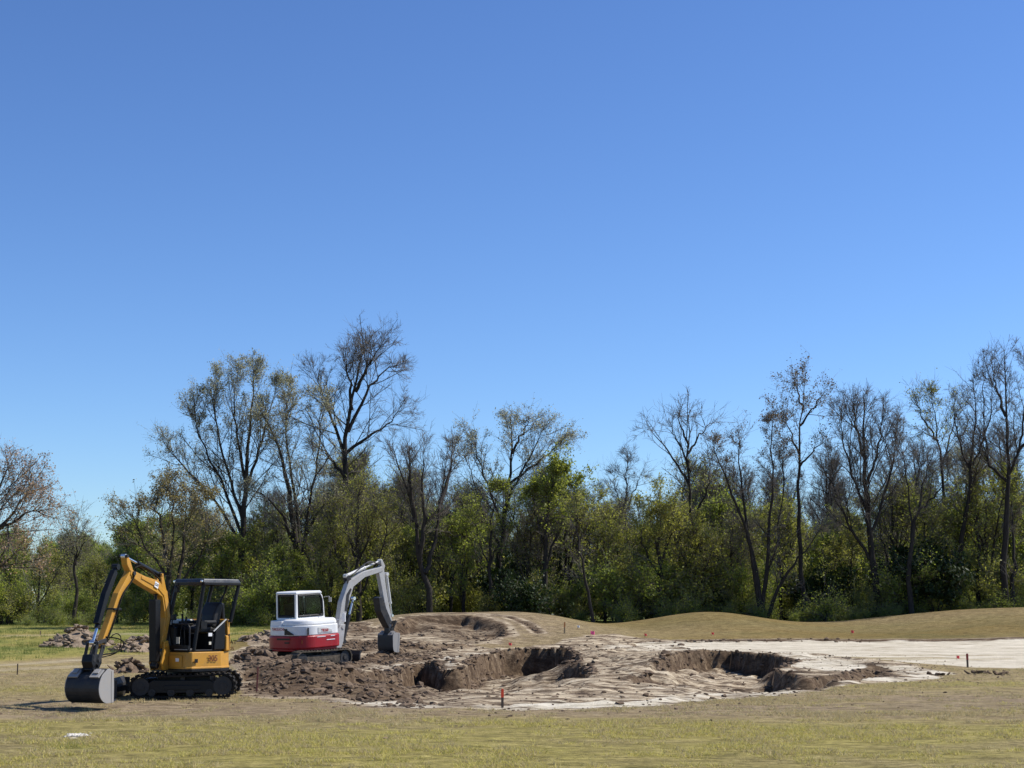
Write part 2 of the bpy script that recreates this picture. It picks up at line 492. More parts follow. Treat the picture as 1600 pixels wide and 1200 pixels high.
def paint(name, col, rough=.45, dirt=.35, dirtcol=(.16, .12, .085), spec=.4, metal=0, scale=5):
    m, nt, bs = new_mat(name)
    tc = nt.nodes.new('ShaderNodeTexCoord').outputs['Object']
    n = noise(nt, scale, 6, .65, tc)
    n2 = noise(nt, scale * 6, 3, .6, tc)
    geo = nt.nodes.new('ShaderNodeNewGeometry')
    f = mth(nt, 'MULTIPLY', mth(nt, 'MULTIPLY_ADD', n, 2.4, -.95, clamp=True), dirt, clamp=True)
    f = mth(nt, 'ADD', f, mth(nt, 'MULTIPLY', mth(nt, 'MULTIPLY_ADD', n2, 3, -1.4, clamp=True), dirt * .5), clamp=True)
    c = mix(nt, f, col, dirtcol)
    nt.links.new(c, bs.inputs['Base Color'])
    nt.links.new(mth(nt, 'MULTIPLY_ADD', f, .5, rough, clamp=True), bs.inputs['Roughness'])
    bs.inputs['Metallic'].default_value = metal
    bs.inputs['Specular IOR Level'].default_value = spec
    bump(nt, n2, .15, .01, bs)
    return m
def leaf_mat(name, stops, trans=.55, tint=(1.22, 1.25, .66)):
    m, nt, bs = new_mat(name)
    geo = nt.nodes.new('ShaderNodeNewGeometry')
    col = ramp(nt, geo.outputs['Random Per Island'], stops)
    oi = nt.nodes.new('ShaderNodeObjectInfo')
    col = mix(nt, 1.0, col, ramp(nt, oi.outputs['Random'], [(0, (.8, .82, .75)), (1, (1.15, 1.1, 1.0))]), 'MULTIPLY')
    nt.links.new(col, bs.inputs['Base Color'])
    bs.inputs['Roughness'].default_value = .55
    bs.inputs['Specular IOR Level'].default_value = .25
    tr = nt.nodes.new('ShaderNodeBsdfTranslucent')
    c2 = mix(nt, 1.0, col, tint, 'MULTIPLY')
    nt.links.new(c2, tr.inputs[0])
    ms = nt.nodes.new('ShaderNodeMixShader')
    ms.inputs[0].default_value = trans
    nt.links.new(bs.outputs[0], ms.inputs[1])
    nt.links.new(tr.outputs[0], ms.inputs[2])
    nt.links.new(ms.outputs[0], nt.nodes['Material Output'].inputs[0])
    return m
def bark_mat(name, a, b):
    m, nt, bs = new_mat(name)
    tc = nt.nodes.new('ShaderNodeTexCoord').outputs['Object']
    mp = N(nt, 'ShaderNodeMapping')
    mp.inputs['Scale'].default_value = (1, 1, .25)
    nt.links.new(tc, mp.inputs[0])
    n = noise(nt, 9, 5, .7, mp.outputs[0])
    nt.links.new(ramp(nt, n, [(.3, a), (.7, b)]), bs.inputs['Base Color'])
    bs.inputs['Roughness'].default_value = .9
    bs.inputs['Specular IOR Level'].default_value = .15
    bump(nt, n, .6, .03, bs)
    return m

def ground_material():
    m, nt, bs = new_mat('ground')
    def attr(n):
        a = nt.nodes.new('ShaderNodeAttribute'); a.attribute_name = n
        return a.outputs['Fac']
    pos = nt.nodes.new('ShaderNodeNewGeometry').outputs['Position']
    st = N(nt, 'ShaderNodeMapping'); st.inputs['Scale'].default_value = (.5, 1.0, 1)
    nt.links.new(pos, st.inputs[0])
    st2 = N(nt, 'ShaderNodeMapping'); st2.inputs['Scale'].default_value = (.25, 1.6, 1); st2.inputs['Rotation'].default_value = (0, 0, R(-9))
    nt.links.new(pos, st2.inputs[0])
    nf0 = noise(nt, 14, 6, .8, st.outputs[0])
    nf1 = noise(nt, 3.5, 4, .7, st.outputs[0], .5)
    nf = mth(nt, 'MULTIPLY_ADD', nf1, .45, mth(nt, 'MULTIPLY', nf0, .55))
    nm = noise(nt, 2.2, 5, .65, st.outputs[0])
    nl = noise(nt, .35, 4, .6, st.outputs[0])
    ns = noise(nt, 2.6, 6, .7, st2.outputs[0], .4)
    soil, pale, g, bare, path = [attr(k) for k in ('soil', 'pale', 'green', 'bare', 'path')]
    straw = ramp(nt, nf, [(.37, (.075, .055, .027)), (.5, (.255, .195, .098)), (.63, (.45, .355, .185))])
    green = ramp(nt, nf, [(.37, (.07, .065, .014)), (.5, (.25, .22, .05)), (.63, (.45, .385, .10))])
    gf = mth(nt, 'ADD', mth(nt, 'MULTIPLY_ADD', nm, 1.0, -.5), mth(nt, 'MULTIPLY_ADD', g, 1.15, -.05), clamp=True)
    turf = mix(nt, gf, straw, green)
    turf = mix(nt, mth(nt, 'MULTIPLY_ADD', g, 3.5, mth(nt, 'MULTIPLY_ADD', nm, 1.2, -3.1), clamp=True), turf, ramp(nt, nf, [(.36, (.045, .06, .017)), (.5, (.12, .15, .04)), (.64, (.235, .26, .085))]))
    brown = ramp(nt, nf, [(.37, (.065, .045, .028)), (.5, (.215, .16, .103)), (.63, (.39, .305, .205))])
    bf = mth(nt, 'MULTIPLY', bare, mth(nt, 'MULTIPLY_ADD', nm, 2.2, -.3, clamp=True), clamp=True)
    turf = mix(nt, bf, turf, brown)
    mc = ramp(nt, nf, [(.36, (.058, .038, .011)), (.5, (.165, .115, .036)), (.64, (.275, .20, .070))])
    mc = mix(nt, mth(nt, 'MULTIPLY_ADD', nl, 3.0, -1.15, clamp=True), mc, ramp(nt, nf, [(.36, (.045, .038, .013)), (.5, (.125, .105, .038)), (.64, (.215, .18, .07))]))
    turf = mix(nt, attr('mound'), turf, mc)
    pathc = ramp(nt, nm, [(.3, (.26, .2, .12)), (.7, (.46, .39, .26))])
    turf = mix(nt, mth(nt, 'MULTIPLY', path, mth(nt, 'MULTIPLY_ADD', nm, 1.6, .1, clamp=True), clamp=True), turf, pathc)
    dk = ramp(nt, mth(nt, 'MULTIPLY_ADD', ns, .5, mth(nt, 'MULTIPLY', nf, .5)), [(.34, (.024, .016, .010)), (.48, (.085, .056, .035)), (.57, (.18, .128, .08)), (.68, (.31, .235, .155))])
    tan = ramp(nt, mth(nt, 'MULTIPLY_ADD', ns, .7, mth(nt, 'MULTIPLY', nf, .3)), [(.42, (.06, .042, .028)), (.475, (.23, .17, .11)), (.55, (.52, .43, .30))])
    st3 = N(nt, 'ShaderNodeMapping'); st3.inputs['Scale'].default_value = (.12, .9, 1); st3.inputs['Rotation'].default_value = (0, 0, R(-14))
    nt.links.new(pos, st3.inputs[0])
    n3 = noise(nt, 2.4, 3, .55, st3.outputs[0], 1.2)
    rdg = mth(nt, 'ABSOLUTE', mth(nt, 'SUBTRACT', n3, .5))
    rdg = mth(nt, 'MULTIPLY', mth(nt, 'SUBTRACT', 1.0, mth(nt, 'MULTIPLY', rdg, 30.0), clamp=True), mth(nt, 'MULTIPLY_ADD', nm, 3.0, -.75, clamp=True))
    tan = mix(nt, rdg, tan, (.075, .052, .036))
    # soil mask 0.25 means tan, 1 means dark
    anysoil = mth(nt, 'MULTIPLY_ADD', soil, 8, mth(nt, 'MULTIPLY_ADD', nf, 1.2, -1.1), clamp=True)
    darkf = mth(nt, 'MULTIPLY_ADD', soil, 1.5, mth(nt, 'MULTIPLY_ADD', nm, 1.2, -1.0), clamp=True)
    c = mix(nt, anysoil, turf, mix(nt, darkf, tan, dk))
    sandc = ramp(nt, mth(nt, 'MULTIPLY_ADD', ns, .75, mth(nt, 'MULTIPLY', nf, .25)), [(.38, (.23, .19, .135)), (.46, (.48, .42, .315)), (.60, (.67, .61, .49))])
    pf = mth(nt, 'MULTIPLY_ADD', pale, 2.2, mth(nt, 'MULTIPLY_ADD', ns, 4.0, -2.75), clamp=True)
    c = mix(nt, pf, c, sandc)
    nt.links.new(c, bs.inputs['Base Color'])
    bs.inputs['Roughness'].default_value = .95
    bs.inputs['Specular IOR Level'].default_value = .1
    nb = noise(nt, 5, 8, .75, pos)
    bump(nt, nb, .8, .10, bs)
    return m

M_ = {}
M_['ground'] = ground_material()
M_['yellow'] = paint('yellow_paint', (.54, .265, .028), .42, .34)
M_['black'] = paint('black_paint', (.006, .0065, .008), .4, .22, (.045, .036, .028), spec=.3)
M_['rubber'] = paint('black_rubber', (.010, .010, .010), .8, .5, (.07, .055, .04), spec=.15)
M_['dusty'] = paint('dusty_rubber', (.05, .042, .034), .9, .8, (.22, .18, .135), spec=.1)
M_['steel'] = paint('pale_steel', (.32, .31, .295), .5, .5, (.34, .30, .25), metal=.15)
M_['darksteel'] = paint('dark_steel', (.022, .023, .026), .45, .5, (.10, .085, .07), metal=.2)
M_['chrome'] = paint('chrome_rod', (.7, .72, .75), .15, .1, metal=.9)
M_['white'] = paint('white_paint', (.78, .78, .77), .35, .22, (.42, .37, .30))
M_['cream'] = paint('cream_tone', (.68, .64, .52), .3, .2)
M_['red'] = paint('red_paint', (.33, .006, .014), .35, .14, (.2, .13, .1))
M_['grey'] = paint('grey_paint', (.43, .43, .42), .4, .5, (.25, .21, .17))
M_['palegrey'] = paint('pale_grey_paint', (.6, .6, .58), .35, .4, (.3, .27, .22))
M_['seat'] = paint('black_vinyl', (.015, .015, .016), .5, .1)
M_['decalred'] = paint('decal_red', (.45, .05, .04), .5, .1)
M_['decalbrown'] = paint('decal_brown', (.16, .05, .02), .5, .1)
M_['decalwhite'] = paint('decal_white', (.8, .8, .8), .5, .1)
M_['orange'] = paint('orange_paint', (.8, .07, .02), .6, .15)
M_['pink'] = paint('pink_plastic', (.9, .12, .30), .6, .05)
M_['flagred'] = paint('red_plastic', (.85, .09, .09), .6, .05)
M_['flagwhite'] = paint('white_plastic', (.85, .85, .83), .6, .05)
M_['wood'] = paint('bare_wood', (.36, .26, .15), .8, .4)
M_['greywood'] = paint('dark_wood', (.10, .075, .055), .85, .4)
M_['clod'] = paint('dark_clod_soil', (.20, .145, .10), .95, 1.0, (.045, .031, .022), spec=.1, scale=1.7)
M_['sod'] = paint('dry_sod', (.30, .23, .165), .95, .9, (.09, .065, .045), spec=.1, scale=4)
m, nt_, bs = new_mat('glass')
bs.inputs['Base Color'].default_value = (.42, .55, .50, 1)
bs.inputs['Roughness'].default_value = .04
bs.inputs['IOR'].default_value = 1.2
bs.inputs['Transmission Weight'].default_value = 1
M_['glass'] = m
M_['bark'] = bark_mat('dark_bark', (.020, .017, .015), (.062, .053, .045))
M_['bark2'] = bark_mat('grey_bark', (.045, .040, .036), (.12, .105, .09))
M_['twig'] = bark_mat('twig_bark', (.10, .088, .074), (.24, .21, .175))
LEAF = {
    'sage': leaf_mat('sage_leaf', [(0, (.27, .27, .19)), (.5, (.39, .39, .28)), (1, (.52, .51, .39))], .55, (1.1, 1.1, .9)),
    'green': leaf_mat('green_leaf', [(0, (.14, .18, .045)), (.5, (.24, .29, .075)), (1, (.36, .40, .12))]),
    'bright': leaf_mat('bright_leaf', [(0, (.18, .21, .05)), (.5, (.30, .33, .085)), (1, (.42, .43, .14))]),
    'olive': leaf_mat('olive_leaf', [(0, (.16, .18, .05)), (.5, (.28, .29, .085)), (1, (.42, .41, .15))], .5),
    'tan': leaf_mat('tan_bud', [(0, (.19, .15, .08)), (.5, (.29, .24, .125)), (1, (.38, .34, .19))], .35),
    'pink': leaf_mat('pink_bud', [(0, (.24, .15, .12)), (.5, (.38, .25, .20)), (1, (.50, .38, .31))], .35),
    'brown': leaf_mat('brown_leaf', [(0, (.09, .055, .03)), (.5, (.15, .10, .06)), (1, (.22, .17, .10))], .3),
    'dark': leaf_mat('dark_leaf', [(0, (.015, .03, .010)), (.5, (.03, .05, .016)), (1, (.05, .075, .022))], .2),
}
# ------------------------------------------------------------------ ground sheet
def spaced(segs):
    out = []
    for a, b, st in segs:
        out.append(np.arange(a, b, st))
    return np.concatenate(out)
def grow(a, b, s0, k):
    o = [a]; s = s0
    while o[-1] < b:
        o.append(o[-1] + s); s *= k
    return np.array(o)
xr = grow(21, 1800, .25, 1.14)
xs = np.concatenate([-grow(17, 1800, .25, 1.14)[::-1], np.arange(-16.9, 20.95, .108), xr])
ys = np.concatenate([-grow(10, 600, 2, 1.3)[::-1], spaced([(-8, 14, 1.0), (14, 27, .22), (27, 66, .105), (66, 84, .16), (84, 100, .4)]), grow(100, 3000, .8, 1.13)])
GX, GY = np.meshgrid(xs, ys)
gz = terrain(GX, GY)
nx, ny = len(xs), len(ys)
idx = np.arange(nx * ny).reshape(ny, nx)
quads = np.stack([idx[:-1, :-1], idx[:-1, 1:], idx[1:, 1:], idx[1:, :-1]], -1).reshape(-1, 4)
me = mesh_np('ground', np.stack([GX, GY, gz], -1).reshape(-1, 3), quads, np.full(len(quads), 4), [M_['ground']], smooth=True)
masks = terrain_masks(GX, GY)
for nme, a in zip(('soil', 'pale', 'green', 'bare', 'path', 'mound'), masks + [TM['mound']]):
    at_ = me.attributes.new(nme, 'FLOAT', 'POINT')
    at_.data.foreach_set('value', a.ravel().astype(np.float32))
ground = prop(link('ground', me), kind='structure')
print('terrain tris', len(quads) * 2)
def gz_at(x, y):
    return float(terrain(np.array([x], float), np.array([y], float))[0])
def gpt(px, py):
    """first hit of a sight line with the finished ground"""
    r = ray(px, py)
    D = np.arange(14, 130, .05)
    x = r[0] / r[1] * D
    z = EYE + r[2] / r[1] * D
    t = terrain(x, D)
    k = np.argmax(z <= t)
    return np.array([x[k], D[k], t[k]])

# ------------------------------------------------------------------ trees
def unit(a):
    return a / (np.linalg.norm(a, axis=-1, keepdims=True) + 1e-9)
def tube_batch(P, Rr, n):
    """P (m,k,3), Rr (m,k): m tubes; returns verts, quads"""
    m, k, _ = P.shape
    T = np.empty_like(P)
    T[:, 1:-1] = P[:, 2:] - P[:, :-2]
    T[:, 0] = P[:, 1] - P[:, 0]
    T[:, -1] = P[:, -1] - P[:, -2]
    T = unit(T)
    ref = np.where(np.abs(T[:, :1, 2:3]) > .9, np.array([1., 0, 0]), np.array([0, 0, 1.]))
    A = unit(np.cross(T, np.broadcast_to(ref, T.shape)))
    B = np.cross(T, A)
    ang = 2 * pi * np.arange(n) / n
    V = P[:, :, None] + Rr[:, :, None, None] * (A[:, :, None] * np.cos(ang)[:, None] + B[:, :, None] * np.sin(ang)[:, None])
    i = np.arange(m * k * n).reshape(m, k, n)
    j = np.roll(i, -1, 2)
    Q = np.stack([i[:, :-1], j[:, :-1], j[:, 1:], i[:, 1:]], -1).reshape(-1, 4)
    return V.reshape(-1, 3), Q
def resample(P, k):
    P = np.asarray(P, float)
    # Catmull-Rom through the points
    Q = np.vstack([2 * P[0] - P[1], P, 2 * P[-1] - P[-2]])
    t = np.linspace(0, len(P) - 1 - 1e-6, k)
    i = t.astype(int); f = (t - i)[:, None]
    a, b, c, d = Q[i], Q[i + 1], Q[i + 2], Q[i + 3]
    return .5 * ((2 * b) + (-a + c) * f + (2 * a - 5 * b + 4 * c - d) * f ** 2 + (-a + 3 * b - 3 * c + d) * f ** 3)
def children(P, Rr, per, t0, t1, Lf, ang, up, k, rs, wig=.12, rel=.5, rmin=.006, golden=True):
    """spawn side branches on a batch of parents. Lf(parent index, t) -> length"""
    m, K, _ = P.shape
    pi_ = np.repeat(np.arange(m), per)
    M = len(pi_)
    t = t0 + (t1 - t0) * rs.random(M) ** .9
    f = t * (K - 1); i = np.minimum(f.astype(int), K - 2); f = (f - i)[:, None]
    base = P[pi_, i] * (1 - f) + P[pi_, i + 1] * f
    tan = unit(P[pi_, i + 1] - P[pi_, i])
    rb = Rr[pi_, i] * (1 - f[:, 0]) + Rr[pi_, i + 1] * f[:, 0]
    rnd = unit(rs.normal(size=(M, 3)))
    side = unit(rnd - tan * (rnd * tan).sum(-1, keepdims=True))
    a = ang * (1 + .35 * rs.normal(size=M))[:, None]
    d = unit(tan * np.cos(a) + side * np.sin(a))
    L = Lf(pi_, t) * (.55 + .7 * rs.random(M))
    seg = (L / (k - 1))[:, None]
    out = [base]
    for s in range(k - 1):
        d = unit(d + np.array([0, 0, up]) + wig * rs.normal(size=(M, 3)))
        out.append(out[-1] + d * seg)
    C = np.stack(out, 1)
    r0 = np.clip(np.minimum(rb * .62, L * .0095 + .003) , rmin, None)
    tp = np.linspace(1, rel, k)
    return C, r0[:, None] * tp[None], pi_
def clip_env(C, env):
    return C
def make_tree_mesh(stems, radii, P, seed, name):
    """stems: list of (n,3) local polylines. P: dict of crown parameters. returns trunk mesh, crown mesh"""
    rs = np.random.default_rng(seed)
    K = 14
    S = np.stack([resample(s, K) for s in stems])
    tp = np.linspace(0, 1, K)
    RR = np.stack([r * (.93 * (1 - tp) ** P.get('taper', 1.15) + .06) for r in radii])
    S[:, 1:-1] += rs.normal(size=(len(S), K - 2, 3)) * P.get('kink', .05)
    lens = np.linalg.norm(np.diff(S, axis=1), axis=-1).sum(1)
    Lm = P['L']
    up = P.get('up', .16)
    t0 = P.get('t0', .3)
    st0 = np.array([P.get('tfirst', t0)] + [.12] * (len(S) - 1))
    cs, rs_, pidx = [], [], []
    # limbs on each stem
    Ls = []
    for q in range(len(S)):
        n = max(3, int(P['n1'] * lens[q] * (1 - st0[q]) * (1.0)))
        c, r, _ = children(S[q:q + 1], RR[q:q + 1], n, st0[q], .99,
                           lambda p, t: Lm * (np.clip(1.12 - t, .1, 1) ** P.get('sh', .6)) * (1 if q == 0 else .8), P.get('a1', .75), up, 7, rs, P.get('wig', .13))
        cs.append(c); rs_.append(r)
    L1 = np.concatenate(cs); R1 = np.concatenate(rs_)
    l1 = np.linalg.norm(np.diff(L1, axis=1), axis=-1).sum(1)
    # second level on limbs and stem ends
    L2, R2, p2 = children(L1, R1, P.get('n2', 9), .15, 1.0, lambda p, t: np.clip(l1[p] * (1.1 - .75 * t) * .55, .35, 2.6), P.get('a2', .68), up * .8, 5, rs, .16)
    L2b, R2b, _ = children(S, RR, P.get('n2s', 12), .6, 1.0, lambda p, t: np.full(len(p), 1.3), .6, up, 5, rs, .14)
    L2 = np.concatenate([L2, L2b]); R2 = np.concatenate([R2, R2b])
    l2 = np.linalg.norm(np.diff(L2, axis=1), axis=-1).sum(1)
    allp = L2
    L3, R3, p3 = children(L2, R2, P.get('n3', 5), .1, 1.0, lambda p, t: np.clip(l2[p] * .5, .28, .95), .6, up * .6, 2, rs, .2, rmin=P.get('tw', .006))
    mats = [M_[P.get('bark', 'bark')]]
    V1, Q1 = tube_batch(S, RR, 8)
    V2, Q2 = tube_batch(L1, R1, 5)
    me_t = mesh_np(name + '_trunk', np.vstack([V1, V2]), np.vstack([Q1, Q2 + len(V1)]), np.full(len(Q1) + len(Q2), 4), mats, smooth=True)
    V3, Q3 = tube_batch(L2, R2, 3)
    V4, Q4 = tube_batch(L3, R3, 3)
    V = [V3, V4]; Q = [Q3, Q4 + len(V3)]; MI = [np.zeros(len(Q3) + len(Q4), int)]
    nl = P.get('leaves', 0)
    if nl:
        src = np.concatenate([L3[:, 1:].reshape(-1, 3), L3.mean(1), L2[:, 2:].reshape(-1, 3)])
        if P.get('leaftop'):
            zt = src[:, 2]; hi = zt.max()
            pr = np.clip((zt / hi - P['leaftop']) / (1 - P['leaftop']), .02, 1)
            src = src[rs.random(len(src)) < pr]
        c = src[rs.integers(0, len(src), nl)] + rs.normal(size=(nl, 3)) * P.get('spread', .10)
        s = P.get('ls', .085) * (.6 + .8 * rs.random(nl))
        a = unit(rs.normal(size=(nl, 3))); b = unit(np.cross(a, rs.normal(size=(nl, 3))))
        a = a * s[:, None]; b = b * (s * .62)[:, None]
        LV = np.stack([c - a, c - b * 1.0 + a * .1, c + a, c + b + a * .1], 1).reshape(-1, 3)
        n0 = len(V3) + len(V4)
        LQ = np.arange(nl * 4).reshape(-1, 4) + n0
        V.append(LV); Q.append(LQ); MI.append(np.ones(nl, int))
    Q = np.vstack(Q)
    me_c = mesh_np(name + '_crown', np.vstack(V), Q, np.full(len(Q), 4), [M_[P.get('twig', 'twig')]] + ([LEAF[P['leaf']]] if nl else []), midx=np.concatenate(MI), smooth=False)
    return me_t, me_c
NT = [0]
def named_tree(name, label, D, stems, r0, P, seed, group=None):
    """stems traced as pixels at distance D (in depth they spread by P['dz'])"""
    rs = np.random.default_rng(seed + 99)
    b = at_d(stems[0][0][0], 970, D)
    gz = gz_at(b[0], D)
    base = np.array([b[0], D, gz - .05])
    out = []; rad = []
    for i, s in enumerate(stems):
        off = 0 if i == 0 else rs.uniform(-1, 1) * P.get('dz', 2.2)
        pts = []
        n = len(s)
        for j, (px, py) in enumerate(s):
            f = j / (n - 1)
            p = at_d(px, py, D + off * f) - base
            p[2] *= .968
            if i == 0 and j == 0: p = np.array([0, 0, 0.])
            pts.append(p)
        out.append(np.array(pts))
        rad.append(r0 if i == 0 else r0 * P.get('r2', .42))
        if i and 'r2' not in P and abs(s[0][1] - stems[0][0][1]) < 15: rad[-1] = r0 * .8
    mt, mc = make_tree_mesh(out, rad, P, seed, name)
    root = empty(name, tuple(base), label=label, cat='tree', group=group)
    link('trunk', mt, root); link('crown', mc, root)
    NT[0] += sum(len(m.polygons) * 2 for m in (mt, mc))
    return root, mt, mc
BARE = dict(L=2.6, n1=2.0, n2=10, n3=6, a1=.72, up=.17)
def PP(**k):
    d = dict(BARE); d.update(k)
    d['L'] *= 1.65; d['n1'] *= 1.12; d['up'] *= .32; d['wig'] = .09; d['a1'] = d['a1'] * 1.05 + .02
    return d
